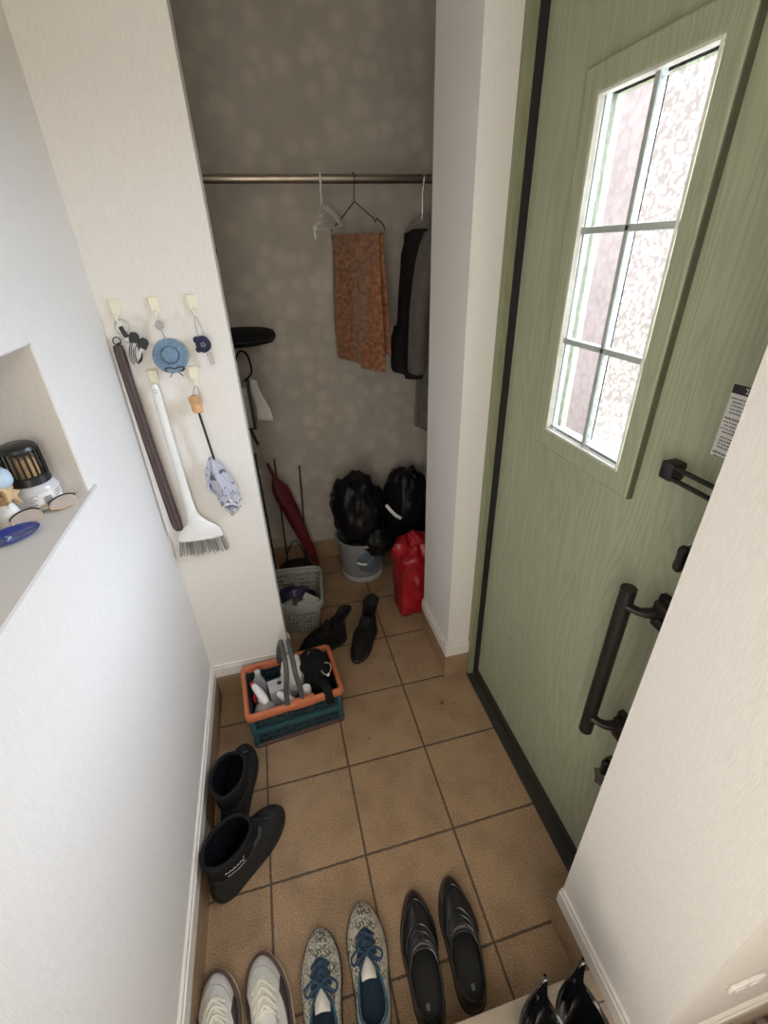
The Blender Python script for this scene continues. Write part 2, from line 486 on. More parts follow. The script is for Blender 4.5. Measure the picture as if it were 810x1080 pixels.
# ------------------------------------------------------------------ the setting
XL, YP, XPE = -.79, .46, -.468          # left wall face, dividing wall face, its free edge
XR, XD = .187, .345                     # near right wall face, door face
H = 2.55
CB, CR, CL = 1.385, .62, -.79            # closet back, right and left
struct('floor', MB().b2((-.83, -.80, -.04), (.70, 1.56, 0)), M['tile'])
struct('ceiling', MB().b2((-1.1, -1.98, H), (1.03, 1.62, H + .06)), M['ceil'])

# left wall with the niche cut into it
NZ0, NZ1, NY0, NY1, ND = 1.235, 1.553, -.95, 0.0, .19
wl = MB()
wl.b2((XL - .24, -1.9, -.04), (XL, 1.56, NZ0)); wl.b2((XL - .24, -1.9, NZ1), (XL, 1.56, H))
wl.b2((XL - .24, NY1, NZ0), (XL, 1.56, NZ1)); wl.b2((XL - .24, -1.9, NZ0), (XL, NY0, NZ1))
struct('wall_left', wl, M['wall'])
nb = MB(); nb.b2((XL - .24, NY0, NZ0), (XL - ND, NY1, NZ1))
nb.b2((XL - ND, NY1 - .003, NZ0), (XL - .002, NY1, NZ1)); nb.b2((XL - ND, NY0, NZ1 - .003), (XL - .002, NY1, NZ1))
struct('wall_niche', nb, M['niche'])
sl = MB()
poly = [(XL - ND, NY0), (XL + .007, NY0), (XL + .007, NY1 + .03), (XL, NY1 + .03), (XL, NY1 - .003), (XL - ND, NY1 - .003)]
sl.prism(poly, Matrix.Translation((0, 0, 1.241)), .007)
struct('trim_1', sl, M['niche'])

struct('wall_partition', MB().b2((XL - .05, YP, 0), (XPE, YP + .11, H)), M['wall'])
struct('wall_pier', MB().b2((.205, .30, 0), (.302, .617, H)), M['wall'])
struct('wall_back', MB().b2((-.95, CB, 0), (.80, CB + .08, H)), M['dotwall'])
struct('wall_closet_right', MB().b2((CR, .617, 0), (CR + .08, CB, H)), M['dotwall'])
struct('wall_exterior', MB().b2((.302, .30, 0), (CR + .08, .617, H)), M['wall'])
struct('wall_right', MB().b2((XR, -.885, 0), (.95, -.592, H)), M['wall'])

def skirting(name, a, b, nrm, tm='trim'):
    """tile strip with a white board above; a-b along the wall foot, nrm the side it faces"""
    a, b, n = V((*a, 0)), V((*b, 0)), V((*nrm, 0))
    tl, wt = MB(), MB()
    lo = lambda d, z0, z1: ([min((a + n * d)[i], (b)[i], a[i], (b + n * d)[i]) for i in (0, 1)] + [z0],
                            [max((a + n * d)[i], (b)[i], a[i], (b + n * d)[i]) for i in (0, 1)] + [z1])
    tl.b2(*lo(.008, 0, .128)); wt.b2(*lo(.011, .128, .176)); wt.b2(*lo(.007, .176, .19))
    t = struct('baseboard_' + name, wt, M[tm])
    k = obj('tile_skirting', tl, M['skirt'], t)
skirting('left', (XL, -.79), (XL, YP), (1, 0))
skirting('partition', (XL + .011, YP), (XPE, YP), (0, -1))
skirting('partition_end', (XPE, YP - .011), (XPE, YP + .11), (1, 0))
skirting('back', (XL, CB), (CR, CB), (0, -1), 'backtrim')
skirting('pier_front', (.194, .30), (.302, .30), (0, -1))
skirting('pier_side', (.205, .30), (.205, .617), (-1, 0))
skirting('right', (XR, -.592), (XR, -.885), (-1, 0))
skirting('right_end', (XR - .011, -.885), (.95, -.885), (0, -1))

# raised hall floor with its nosing
SZ = .13
struct('floor_hall', MB().b2((-.83, -1.9, SZ - .03), (.95, -.795, SZ - .001)).b2((-.83, -1.9, 0), (.95, -.80, SZ - .03)), M['step'])
struct('trim_2', MB().b2((-.79, -.797, 0), (.179, -.77, SZ - .035)).b2((-.79, -.797 + .004, SZ - .036), (.179, -.738, SZ + .002), .004), M['step'])

# door
HY, LY = .266, -.560                    # hinge and latch edges
door = bpy.data.objects.new('door_1', None); COL.objects.link(door); door['kind'] = 'structure'
WY0, WY1, WZ0, WZ1 = -.262, .018, 1.250, 1.936   # glass opening
dl = MB()
T0, T1 = XD, XD + .045
dl.b2((T0, LY, .03), (T1, HY, WZ0)); dl.b2((T0, LY, WZ1), (T1, HY, 2.40))
dl.b2((T0, LY, WZ0), (T1, WY0, WZ1)); dl.b2((T0, WY1, WZ0), (T1, HY, WZ1))
obj('door_leaf', dl, M['door'], door)
# moulding round the glass: mitred, sloping down towards the leaf
mo = MB()
fw = .046
def mring(d, x): return [(x, WY0 - d, WZ0 - d), (x, WY1 + d, WZ0 - d), (x, WY1 + d, WZ1 + d), (x, WY0 - d, WZ1 + d)]
mo.rings([mring(0, T0 + .03), mring(0, T0 - .012), mring(.006, T0 - .015), mring(fw - .004, T0 - .017), mring(fw, T0 - .015)], True, False, False)
obj('window_moulding', mo, M['door'], door, 20)
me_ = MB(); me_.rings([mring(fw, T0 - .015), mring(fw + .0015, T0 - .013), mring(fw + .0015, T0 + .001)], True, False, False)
obj('moulding_edge', me_, mat('shaded_olive_edge', (.10, .10, .06), .6), door, 20)  # shade of the outer face put into its colour, darker than the moulding
bd = MB()
def bring(d, x): return [(x, WY0 + d, WZ0 + d), (x, WY1 - d, WZ0 + d), (x, WY1 - d, WZ1 - d), (x, WY0 + d, WZ1 - d)]
bd.rings([bring(-.001, T0 - .014), bring(.004, T0 - .016), bring(.0055, T0 - .012), bring(.006, T0 - .003)], True, False, False)
obj('glazing_bead', bd, M['bead'], door, 20)
YM, ZM1, ZM2 = -.130, 1.478, 1.706
xs = T0 - .004
zs = [(WZ0, ZM2 - (ZM2 - ZM1)), (ZM1, ZM2), (ZM2, WZ1)]
for z0, z1 in zs:
    for y0, y1, mm in ((WY0, YM, 'clear_glass'), (YM, WY1, 'pink_glass')):
        obj('glass_pane', MB().b2((xs, y0 + .003, z0 + .003), (xs + .001, y1 - .003, z1 - .003)), M[mm], door,
            label='hammered clear glass pane' if mm[0] == 'c' else 'smoother pane with a pink cast')
mu = MB()
mu.b2((xs - .004, YM - .0065, WZ0), (xs + .012, YM + .0065, WZ1), .002)
for z in (ZM1, ZM2): mu.b2((xs - .004, WY0, z - .0065), (xs + .012, WY1, z + .0065), .002)
mu.b2((xs - .002, WY1 - .016, WZ0), (xs + .01, WY1 - .011, WZ1)); mu.b2((xs - .002, WY0, WZ0 + .011), (xs + .01, WY1, WZ0 + .015))
obj('muntin_bars', mu, M['muntin'], door)
# pull handle
ph = MB().tube([(XD - .062, -.425, .595), (XD - .062, -.425, 1.062)], .0165, 20)
hd = obj('pull_handle', ph, M['handle'], door, 30)
for zc in (.655, 1.022):
    br = MB()
    br.tube(cr([(XD - .062, -.43, zc), (XD - .056, -.443, zc - .002), (XD - .042, -.458, zc - .004), (XD - .018, -.470, zc)], 8, False), [.014, .0125, .011, .0105, .011, .0125, .014, .016], 12, flat=.75)
    br.box((XD - .008, -.485, zc + .004), (.016, .056, .074), bev=.003)
    br.box((XD - .022, -.482, zc + .020), (.022, .036, .026), bev=.003)
    br.box((XD - .020, -.482, zc - .016), (.018, .032, .024), bev=.003)
    obj('handle_bracket', br, M['handle'], hd)
# two thumb turns
for zc in (1.172, .512):
    t = MB()
    t.tube([(XD, -.486, zc), (XD - .012, -.486, zc)], .021, 20)
    t.tube([(XD - .012, -.486, zc), (XD - .030, -.486, zc)], .009, 14)
    t.tube(cr([(XD - .030, -.486, zc - .026), (XD - .032, -.486, zc), (XD - .030, -.486, zc + .026)], 9, False), [.007, .010, .0105, .009, .0085, .009, .0105, .010, .007], 12)
    obj('thumb_turn', t, M['handle'], door)
# door guard bar
g = MB()
g.box((XD - .016, -.398, 1.312), (.032, .03, .036), bev=.005)
obj('guard_mount', g, M['handle'], door)
gb = MB()
for dz in (.011, -.011):
    gb.tube([(XD - .026, -.402, 1.312 + dz), (XD - .026, -.52, 1.312 + dz)], .0045, 10)
gb.tube(cr([(XD - .026, -.402, 1.323), (XD - .026, -.390, 1.312), (XD - .026, -.402, 1.301)], 8, False), .0045, 10)
obj('guard_bar', gb, M['handle'], door)
# worn patch under the lower thumb turn
obj('wear_patch', MB().prism([(.02 * math.cos(a) * (1 + .3 * math.sin(3 * a)), .03 * math.sin(a) * (1 + .25 * math.cos(5 * a))) for a in [i / 18 * 2 * PI for i in range(18)]],
    Matrix.Translation((XD - .0012, -.458, .405)) @ Matrix(((0, 0, 1, 0), (1, 0, 0, 0), (0, 1, 0, 0), (0, 0, 0, 1))), .001), mat('scuffed_paint', (.10, .10, .085), .7, .8, 120), door)
# printed notice
st = obj('notice_sticker', MB().b2((XD - .001, -.56, 1.362), (XD, -.446, 1.482)), M['paper'], door, label='white printed notice sticker with black heading')
obj('sticker_heading', MB().b2((XD - .0016, -.56, 1.468), (XD - .0008, -.446, 1.482)), M['ink'], st)
hw = MB()
for k in range(3):
    y = -.468 - k * .011
    hw.b2((XD - .002, y - .007, 1.4785), (XD - .0012, y, 1.4795)); hw.b2((XD - .002, y - .006, 1.4715), (XD - .0012, y - .001, 1.4725))
    hw.b2((XD - .002, y - .0042, 1.4715), (XD - .0012, y - .003, 1.4795))
obj('heading_characters', hw, M['paper'], st)
tx = MB(); z = 1.462; r = random.Random(3)
for row in range(16):
    if row in (5, 10, 14): z -= .003
    h = .0042 if row in (5, 14) else .0026
    y = -.449 - (0 if row in (0, 5, 6, 8, 14) else .004)
    while y > -.55:
        w = r.uniform(.0022, .0042)
        tx.b2((XD - .0016, y - w, z - h), (XD - .0009, y, z - h * r.uniform(.0, .3)))
        y -= w + r.uniform(.0008, .0022)
    z -= h + .0031
obj('sticker_text', tx, M['greyink'], st)

fr = MB()
fr.b2((.302, .268, 0), (.322, .30, H)); fr.b2((.302, -.592, 0), (.345, -.572, H)); fr.b2((.302, -.592, 2.41), (.345, .30, H))
struct('trim_3', fr, M['door_frame'])
ga = MB(); ga.b2((.322, .264, .0), (.40, .30, 2.41)); ga.b2((.345, -.572, 0), (.40, -.562, 2.41)); ga.b2((.36, -.572, 2.401), (.40, .30, 2.42))
struct('trim_4', ga, M['gasket'])
struct('trim_5', MB().b2((.295, -.592, -.01), (.40, .268, .012)).b2((.330, -.592, .0), (.40, .268, .027)), M['sill_metal'])
struct('wall_hall_back', MB().b2((-1.1, -1.98, 0), (1.03, -1.9, H)), M['wall'])
struct('wall_hall_right', MB().b2((.95, -1.98, 0), (1.03, -.592, H)), M['wall'])
struct('ground_outside', MB().b2((.70, -6, -.25), (14, 12, -.15)), M['ground'])
struct('wall_outside', MB().b2((.395, .296, -.15), (.715, .300, H)).b2((.705, .296, -.15), (.715, 1.6, H)), M['render'])

# wall outlet on the return wall at lower right
ol = thing('wall_outlet', 'small white double socket plate on the wall end at the lower right corner', 'outlet', (.33, -.885, .46), world=True)
obj('cover_plate', MB().box((.33, -.889, .462), (.075, .008, .034), bev=.003), M['outlet'], ol)
s = MB()
for x in (.312, .346): s.box((x, -.8935, .462), (.018, .002, .014), bev=.0006)
obj('socket', s, M['paper'], ol)

# ------------------------------------------------------------------ closet: rail and hangers
RY, RZ = 1.2, 1.933
rl = thing('clothes_rail', 'brushed metal clothes rail spanning the closet', 'rail', (0, RY, RZ), world=True)
obj('rail_tube', MB().tube([(CL + .004, RY, RZ), (CR - .004, RY, RZ)], .0165, 24), M['rod'], rl)
for x in (CL + .006, CR - .006):
    obj('end_bracket', MB().tube([(x - .006, RY, RZ), (x + .006, RY, RZ)], .034, 24), M['metal'], rl)

def hook_pts(c, r, down, n=14):
    """hook over the rail in the plane given by unit vector d"""
    return None

def hanger_hook(x, d, stem):
    """d: unit vector (horizontal) of the hanger's width"""
    pts = []
    for i in range(15):
        a = math.radians(-40 + i * (220 / 14))      # from the free tip over the rail to the far side
        pts.append(V((x, RY, RZ)) + V((0, math.cos(a), 0)) * -.0205 * -1 + V((0, 0, math.sin(a))) * .0205)
    pts.append(V((x, RY - .016, RZ - .02)))
    pts.append(V((x, RY, RZ - .045)))
    pts.append(V((x, RY, stem)))
    return pts

# white plastic hanger
wh = thing('clothes_hanger', 'white plastic hanger hanging empty on the closet rail', 'hanger', (-.062, RY, 1.85), world=True)
hx = -.062
obj('hook', MB().tube(hanger_hook(hx, None, 1.845), .0042, 10), M['whiteplastic'], wh)
dr = V((.115, .155, 0)); dn = V((-.06, -.19, 0))
c0 = V((hx, RY, 1.845))
b = MB()
er, en = c0 + dr * .95 + V((0, 0, -.062)), c0 + dn + V((0, 0, -.085))
b.tube([c0 + V((0, 0, .012)), c0, c0 + dr * .25 + V((0, 0, -.008)), c0 + dr * .6 + V((0, 0, -.032)), er], [.006, .009, .013, .016, .014], 10, flat=.55, up=(1, -.6, 0))
b.tube([c0 + V((0, 0, .012)), c0, c0 + dn * .25 + V((0, 0, -.016)), c0 + dn * .6 + V((0, 0, -.045)), en], [.006, .008, .008, .008, .008], 10, flat=.8)
obj('shoulder_arms', b, M['whiteplastic'], wh)
b = MB().tube([er + V((0, 0, -.006)), en + V((0, 0, -.006))], .0042, 8)
b.tube([en, en + V((-.004, -.02, -.018)), en + V((-.004, -.03, -.036))], .004, 8)
for f in (.38, .72):
    q = c0 + dn * f + V((0, 0, -.085 * f))
    b.tube([q, q + V((.01, 0, -.010)), q + V((.013, 0, .002))], .0028, 6)
obj('trouser_bar', b, M['whiteplastic'], wh)

# wire hanger with a towel
tx0 = .074
dv = V((.168, -.40, 0)).normalized()
wr = thing('wire_hanger', 'thin black wire hanger on the rail carrying the brown towel', 'hanger', (tx0, RY, 1.84), world=True)
obj('hook', MB().tube(hanger_hook(tx0, None, 1.862), .0022, 8), M['wire'], wr)
c1 = V((tx0, RY, 1.858)); hl = .195; zb = 1.738
w = []
w += [c1, c1 + dv * .13 + V((0, 0, -.066)), c1 + dv * .140 + V((0, 0, -.078)), c1 + dv * .152 + V((0, 0, -.068)),
      c1 + dv * .185 + V((0, 0, -.085)), c1 + dv * .203 + V((0, 0, -.103)), V((tx0, RY, zb)) + dv * .195]
w += [V((tx0, RY, zb)) - dv * .195, c1 - dv * .203 + V((0, 0, -.103)), c1 - dv * .185 + V((0, 0, -.088)), c1 - dv * .1 + V((0, 0, -.05))]
obj('wire_frame', MB().tube(w, .0022, 8, closed=True), M['wire'], wr)
tw = MB()
nrm = V((-dv.y, dv.x, 0)).normalized() * -1        # towards the viewer side
if nrm.y > 0: nrm = -nrm
def towel(u, v):
    # u along the bar, v over the bar: front hem -> top -> back hem
    s = (u - .5) * .355
    L1, L2 = .525 + .02 * u, .47
    tot = L1 + L2 + .02
    d = v * tot
    if d < L1: side, drop = 1, L1 - d
    elif d < L1 + .02: side, drop = 1 - (d - L1) / .01, 0
    else: side, drop = -1, d - L1 - .02
    fold = .012 * math.sin(u * 9 + drop * 3) * min(1, drop * 4) + .016 * math.exp(-((u - .45 - drop * .35) / .09) ** 2) * min(1, max(0, drop - .25) * 5) * (1 if side > 0 else 0)
    off = side * (.008 + .010 * min(1, drop * 3)) + fold * (1 if side >= 0 else .7)
    s *= 1 + .05 * min(1, drop * 2) * math.sin(drop * 5)
    return V((tx0, RY, zb + .004 - drop)) + dv * (s + .02 * drop) + nrm * off + V((0, 0, .004 * (1 - abs(side))))
tw.grid(towel, 24, 64)
to = obj('towel', tw, M['towel'], angle=80)
solid(to, .005, 0)
tag(to, 'rust brown towel folded over the thin wire hanger', 'towel')

# coats
def coat(name, label, cx, cy, ang, top, hem, half, m, seed, group, sleeve=True):
    t = thing(name, label, 'coat', (cx, cy, top), world=True, group=None)
    a = V((math.cos(ang), math.sin(ang), 0)); nn = V((-a.y, a.x, 0))
    body = MB(); nv = 56; rings = []
    zs = [top - .004, top - .02, top - .055, top - .10, top - .16, top - .3, top - .5, (top + hem) / 2 - .1, hem + .15, hem + .03, hem]
    fl = 1.0 if sleeve else 1.45
    wd = [.05, .10, half * .80, half * .97, half, half * .98 * fl ** .4, half * .97 * fl ** .6, half * 1.0 * fl ** .8, half * 1.05 * fl, half * 1.07 * fl, half * 1.07 * fl]
    th = [.03, .04, .05, .055, .06, .065, .07, .075, .08, .085, .085]
    for z, w_, h_ in zip(zs, wd, th):
        k = (top - z) / (top - hem)
        ring = []
        for j in range(nv):
            ph = 2 * PI * j / nv
            f = 1 + .20 * k * math.sin(7 * ph + seed) + .1 * k * math.sin(13 * ph + seed * 2 + 3 * k)
            ring.append(V((cx, cy, z + (.012 * math.sin(3 * ph) if z == hem else 0))) + a * (w_ * math.cos(ph)) + nn * (h_ * f * math.sin(ph)))
        rings.append(ring)
    body.rings(rings)
    bo = obj('coat_body', body, m, t, 70)
    cl = MB()
    cl.tube([V((cx, cy, top - .012)) + a * (.055 * math.cos(q)) + nn * (.04 * math.sin(q)) + V((0, 0, .02 * math.sin(q))) for q in [i / 16 * 2 * PI for i in range(16)]], .010, 8, closed=True, flat=1.3)
    if sleeve: obj('collar', cl, m, t)
    else: cl.bm.free()
    if sleeve:
        for sgn in (1, -1):
            p0 = V((cx, cy, top - .075)) + a * (half * .88 * sgn)
            pts = [p0, p0 + a * (.035 * sgn) + V((0, 0, -.12)) + nn * .03, p0 + a * (.045 * sgn) + V((0, 0, -.32)) + nn * .055, p0 + a * (.02 * sgn) + V((0, 0, -.55)) + nn * .07]
            pts = cr([tuple(p) for p in pts], 14, False)
            obj('sleeve', MB().tube(pts, [.06, .062, .064, .062, .062, .06, .06, .058, .058, .055, .055, .053, .052, .05], 14, flat=.75), m, t)
    # its own hanger
    h = thing('coat_hanger', 'thin hanger on the rail inside the ' + ('grey-brown' if m is M['coat_grey'] else 'dark') + ' coat', 'hanger', (cx, RY, top), world=True)
    obj('hook', MB().tube(hanger_hook(cx, None, top + .03), .0024, 8), M['metal'], h)
    obj('wire_frame', MB().tube([V((cx, cy, top + .05)), V((cx, cy, top + .03)) + a * .05, V((cx, cy, top - .03)) + a * .13], .002, 6).tube([V((cx, cy, top + .05)), V((cx, cy, top + .03)) - a * .05, V((cx, cy, top - .03)) - a * .13], .002, 6), M['metal'], h)
    return t
coat('coat', 'long grey-brown coat, longest garment at the right end of the rail', .440, RY - .012, math.radians(62), 1.80, .875, .138, M['coat_grey'], 1.0, None)
coat('jacket', 'dark charcoal jacket hanging just left of the grey-brown coat', .368, RY, math.radians(120), 1.76, 1.14, .122, M['coat_dark'], 2.3, None, False)

# ------------------------------------------------------------------ closet: rack on the left and what it holds
RX0, RX1, RY0, RY1 = -.775, -.532, 1.06, 1.34
rk = thing('storage_rack', 'narrow wire storage rack half hidden behind the dividing wall', 'rack', (-.65, 1.2, 0), world=True)
for x in (RX0 + .01, RX1):
    for y in (RY0, RY1):
        p = obj('post', MB().tube([(x, y, 0), (x, y, 1.62)], .011, 12).lathe([(.011, 0), (.019, .004), (.020, .05), (.014, .056)], (x, y, 1.618), 18), M['rack'], rk)
        obj('post_cap', MB().lathe([(.012, 0), (.018, .002), (.0225, .012), (.024, .024), (.0225, .036), (.016, .044), (.001, .046)], (x, y, 1.672), 20), M['blackplastic'], p)
for z in (.30, .62, .985, 1.325):
    s = MB()
    s.tube([(RX0 + .01, RY0, z), (RX1, RY0, z), (RX1, RY1, z), (RX0 + .01, RY1, z)], .005, 8, closed=True)
    for i in range(1, 12):
        x = RX0 + .01 + (RX1 - RX0 - .01) * i / 12
        s.tube([(x, RY0, z), (x, RY1, z)], .0025, 6)
    obj('wire_shelf', s, M['rack'], rk)

# flat round black hat on the top shelf
ht = thing('hat', 'flat round black beret lying on the top of the storage rack', 'hat', (-.472, 1.2, 1.33), world=True)
hb = MB()
hb.lathe([(.001, .0), (.10, .002), (.150, .012), (.160, .026), (.161, .042), (.154, .056), (.130, .064), (.06, .070), (.001, .071)], (-.478, 1.2, 1.331), 48, sy=.8)
obj('soft_crown', hb, M['boot_cloth'], ht, 60)
bb = MB(); bb.tube([(-.478 + .1605 * math.cos(q), 1.2 + .8 * .1605 * math.sin(q), 1.331 + .030) for q in [i / 40 * 2 * PI for i in range(40)]], .0035, 6, closed=True)
obj('edge_piping', bb, M['blackplastic'], ht)

# storage things on the shelf at 0.985
bg = thing('tote_bag', 'small black bag with an upright looped handle on the rack below the hat', 'bag', (-.60, 1.24, .99), world=True)
obj('bag_body', MB().blob((-.595, 1.26, 1.103), (.085, .07, .105), .12, 2.2, 5, nu=18, nv=26), M['blackcloth'], bg)
obj('loop_handle', MB().tube(cr([(-.53, 1.25, 1.165), (-.515, 1.25, 1.25), (-.487, 1.25, 1.298), (-.458, 1.25, 1.285), (-.448, 1.25, 1.235), (-.455, 1.25, 1.19), (-.51, 1.25, 1.15)], 18, False), .009, 8, flat=.5), M['blackcloth'], bg)
fb = thing('file_box', 'pale file box with a dark edge strip on the storage rack', 'box', (-.54, 1.12, .99), world=True)
obj('box_body', MB().box((-.552, 1.12, 1.085), (.165, .12, .19), bev=.004), M['rack'], fb)
obj('edge_strip', MB().box((-.468, 1.115, 1.085), (.012, .128, .194), bev=.002).box((-.50, 1.12, .9935), (.075, .125, .007)), M['wire'], fb)
pp = MB()
pp.grid(lambda u, v: V((-.458 + .075 * v * (1 - .62 * u) + .006 * math.sin(6 * u), 1.14 - .02 * v + .03 * u, 1.005 + .185 * u - .005 * v)), 10, 8)
po = tag(solid(obj('loose_paper', pp, M['paper']), .0015, 0), 'sheaf of white paper sticking out beside the pale file box', 'paper')
wb = tag(obj('small_box', MB().box((-.525, 1.16, .678), (.07, .09, .10), bev=.004).box((-.498, 1.16, .731), (.03, .07, .006), rot=(0, .3, 0)), M['paper']), 'small white carton on the lower shelf of the storage rack', 'box')
wb.location.z = 0
db = thing('storage_case', 'tall black case standing at the foot of the storage rack', 'case', (-.50, 1.10, 0), world=True)
obj('case_body', MB().box((-.504, 1.11, .41), (.030, .10, .82), bev=.006), M['blackplastic'], db)
obj('case_lid', MB().box((-.504, 1.11, .826), (.034, .104, .022), bev=.004), M['wire'], db)

# ------------------------------------------------------------------ umbrellas
um = thing('long_umbrella', 'long dark red folded umbrella leaning in the closet corner', 'umbrella', (-.25, 1.27, 0), world=True)
A, B = V((-.247, 1.25, .012)), V((-.462, 1.325, .745))
ax = (B - A)
b = MB(); rings = []
prof = [(0.02, .004), (.06, .012), (.15, .023), (.30, .031), (.45, .036), (.58, .038), (.68, .042), (.74, .039), (.79, .026), (.83, .012), (.85, .006)]
t_ = ax.normalized(); u_ = t_.orthogonal().normalized(); w_ = t_.cross(u_)
for f, r_ in prof:
    rings.append([A + ax * f + (u_ * math.cos(q) + w_ * math.sin(q)) * r_ * (1 + .16 * math.sin(6 * q + f * 9)) for q in [i / 48 * 2 * PI for i in range(48)]])
b.rings(rings)
obj('folded_canopy', b, M['umbrella_red'], um, 50)
obj('shaft', MB().tube([A, B + t_ * .07], .0045, 10), M['metal'], um)
obj('ferrule', MB().tube([A, A + ax * .05], [.003, .005], 10), M['stand'], um)
obj('runner', MB().tube([A + ax * .82, A + ax * .95], [.010, .008], 12), M['umbrella_red'], um)
cp = B + t_ * .07
obj('crook_handle', MB().tube(cr([tuple(cp), tuple(cp + t_ * .05), tuple(cp + t_ * .10 + u_ * .01), tuple(cp + t_ * .13 + u_ * .045), tuple(cp + t_ * .11 + u_ * .08)], 14, False), .008, 10), M['stand'], um)
obj('tie_strap', MB().tube([A + ax * .60 + (u_ * math.cos(q) + w_ * math.sin(q)) * .037 for q in [i / 20 * 2 * PI for i in range(20)]], .006, 6, closed=True, flat=.4), M['umbrella_red'], um)

us = thing('umbrella_stand', 'dark iron umbrella stand with two thin upright rods at the closet back', 'stand', (-.385, 1.265, 0), world=True)
b = MB(); b.lathe([(.001, .004), (.098, .0), (.104, .006), (.104, .03), (.098, .034), (.094, .012), (.001, .012)], (-.385, 1.265, 0), 36)
obj('drip_tray', b, M['stand'], us)
for x0, y0, x1, y1, z1 in ((-.43, 1.29, -.412, 1.345, .715), (-.315, 1.29, -.284, 1.345, .66)):
    obj('upright_rod', MB().tube([(x0 if x0 < -.4 else -.325, y0, .01), ((x0 + x1) / 2, (y0 + y1) / 2, .33), (x1, y1, z1)], .0045, 8), M['stand'], us)
obj('scroll', MB().tube(cr([(-.45, 1.27, .02), (-.42, 1.28, .14), (-.37, 1.29, .21), (-.33, 1.28, .14), (-.31, 1.27, .02)], 18, False), .004, 8), M['stand'], us)
for i, (x, y, s_) in enumerate(((-.325, 1.185, .042), (-.42, 1.16, .046))):
    o_ = obj('plastic_bag', MB().blob((x, y, s_ * .95 + .034 * 0), (s_, s_ * .8, s_ * .9), .3, 2.6, 20 + i, nu=16, nv=22), M['clearplastic'])
    tag(o_, ('small crumpled clear bag on the floor nearest the red umbrella tip', 'small crumpled clear bag on the floor further left by the umbrella stand')[i], 'bag')

# ------------------------------------------------------------------ grey basket
bk = thing('plastic_basket', 'grey perforated plastic basket on the closet floor', 'basket', (-.43, .885, 0), math.radians(-6))
def rrect(hx_, hy_, r_, z, n=6):
    out = []
    for cx_, cy_, a0 in ((hx_ - r_, hy_ - r_, 0), (-hx_ + r_, hy_ - r_, 90), (-hx_ + r_, -hy_ + r_, 180), (hx_ - r_, -hy_ + r_, 270)):
        for i in range(n + 1):
            a = math.radians(a0 + 90 * i / n)
            out.append(V((cx_ + r_ * math.cos(a), cy_ + r_ * math.sin(a), z)))
    return out
def perforated(name, m, parent, hx0, hy0, hx1, hy1, z0, z1, r_, rows, pitch, fill, rt=.0025, skip=0):
    """sheet walls with real rectangular openings, made of strips"""
    b = MB(); n = 40
    def pt(s, z):
        k = (z - z0) / (z1 - z0); hx_, hy_ = hx0 + (hx1 - hx0) * k, hy0 + (hy1 - hy0) * k
        per = rrect(hx_, hy_, r_, z, 5)
        # resample by arc
        L = [0]
        for a, c in zip(per, per[1:] + per[:1]): L.append(L[-1] + (c - a).length)
        d = (s % 1) * L[-1]
        for i in range(len(per)):
            if L[i + 1] >= d: break
        f = (d - L[i]) / max(1e-9, L[i + 1] - L[i])
        return per[i].lerp(per[(i + 1) % len(per)], f)
    per_len = 4 * (hx1 + hy1)
    cols = max(8, int(per_len / pitch))
    S = []
    for i in range(cols): S += [i / cols, (i + fill) / cols]
    Z = []
    hrow = (z1 - z0) / rows
    for i in range(rows): Z += [z0 + i * hrow, z0 + (i + (1 - fill)) * hrow]
    Z.append(z1)
    vs = [[b.bm.verts.new(pt(s, z)) for s in S] for z in Z]
    for i in range(len(Z) - 1):
        for j in range(len(S)):
            hole = (i % 2 == 1) and (j % 2 == 0) and i < len(Z) - 1 - skip * 2
            if hole: continue
            k = (j + 1) % len(S)
            b.bm.faces.new((vs[i][j], vs[i][k], vs[i + 1][k], vs[i + 1][j]))
    o_ = obj(name, b, m, parent, 60)
    solid(o_, rt, 0)
    return o_
perforated('basket_wall', M['basket'], bk, .132, .130, .155, .152, .004, .185, .035, 7, .020, .5, .003, 1)
b = MB(); b.rings([rrect(.132, .130, .035, .002), rrect(.132, .130, .035, .007)]); obj('basket_bottom', b, M['basket'], bk)
b = MB(); b.rings([rrect(.153, .150, .036, .184), rrect(.166, .163, .045, .184), rrect(.169, .166, .046, .190), rrect(.166, .163, .045, .198), rrect(.157, .154, .038, .199), rrect(.153, .150, .036, .192)], True, False, False)
b.rings([rrect(.169, .166, .046, .188), rrect(.168, .165, .046, .165), rrect(.166, .163, .045, .165), rrect(.166, .163, .045, .188)], True, False, False)
obj('rim', b, M['basket'], bk, 60)
# things in the basket
def small(name, label, cat, mb, m, loc=None, group=None, angle=40):
    o_ = obj(name, mb, m, angle=angle); tag(o_, label, cat, group); return o_
small('carton', 'white upturned carton in the grey basket, nearest its front', 'box', MB().box((-.375, .815, .085), (.075, .05, .11), rot=(.3, .15, .5), bev=.003), M['paper'])
small('carton', 'small grey-white carton lying by the grey basket right side', 'box', MB().box((-.335, .865, .10), (.085, .04, .045), rot=(.2, .35, -.5), bev=.003), M['paper'])
jr = thing('glass_jar', 'shiny jar with metal lid lying in the grey basket', 'jar', (-.45, .87, .06), world=True)
mx_ = Matrix.Rotation(.9, 4, 'Y') @ Matrix.Rotation(.3, 4, 'X')
obj('jar_body', MB().lathe([(.02, -.05), (.028, -.045), (.029, .03), (.022, .045)], (-.45, .87, .085), 24, mx_), M['clearplastic'], jr)
obj('lid', MB().lathe([(.024, .045), (.026, .047), (.026, .062), (.02, .065)], (-.45, .87, .085), 24, mx_), M['metal'], jr)
small('purple_pouch', 'dark purple crumpled pouch in the grey basket against its back wall', 'pouch', MB().blob((-.42, .95, .075), (.09, .05, .06), .3, 2.3, 31, nu=16, nv=24), mat('purple_foil', (.035, .025, .09), .35, .3, 30))
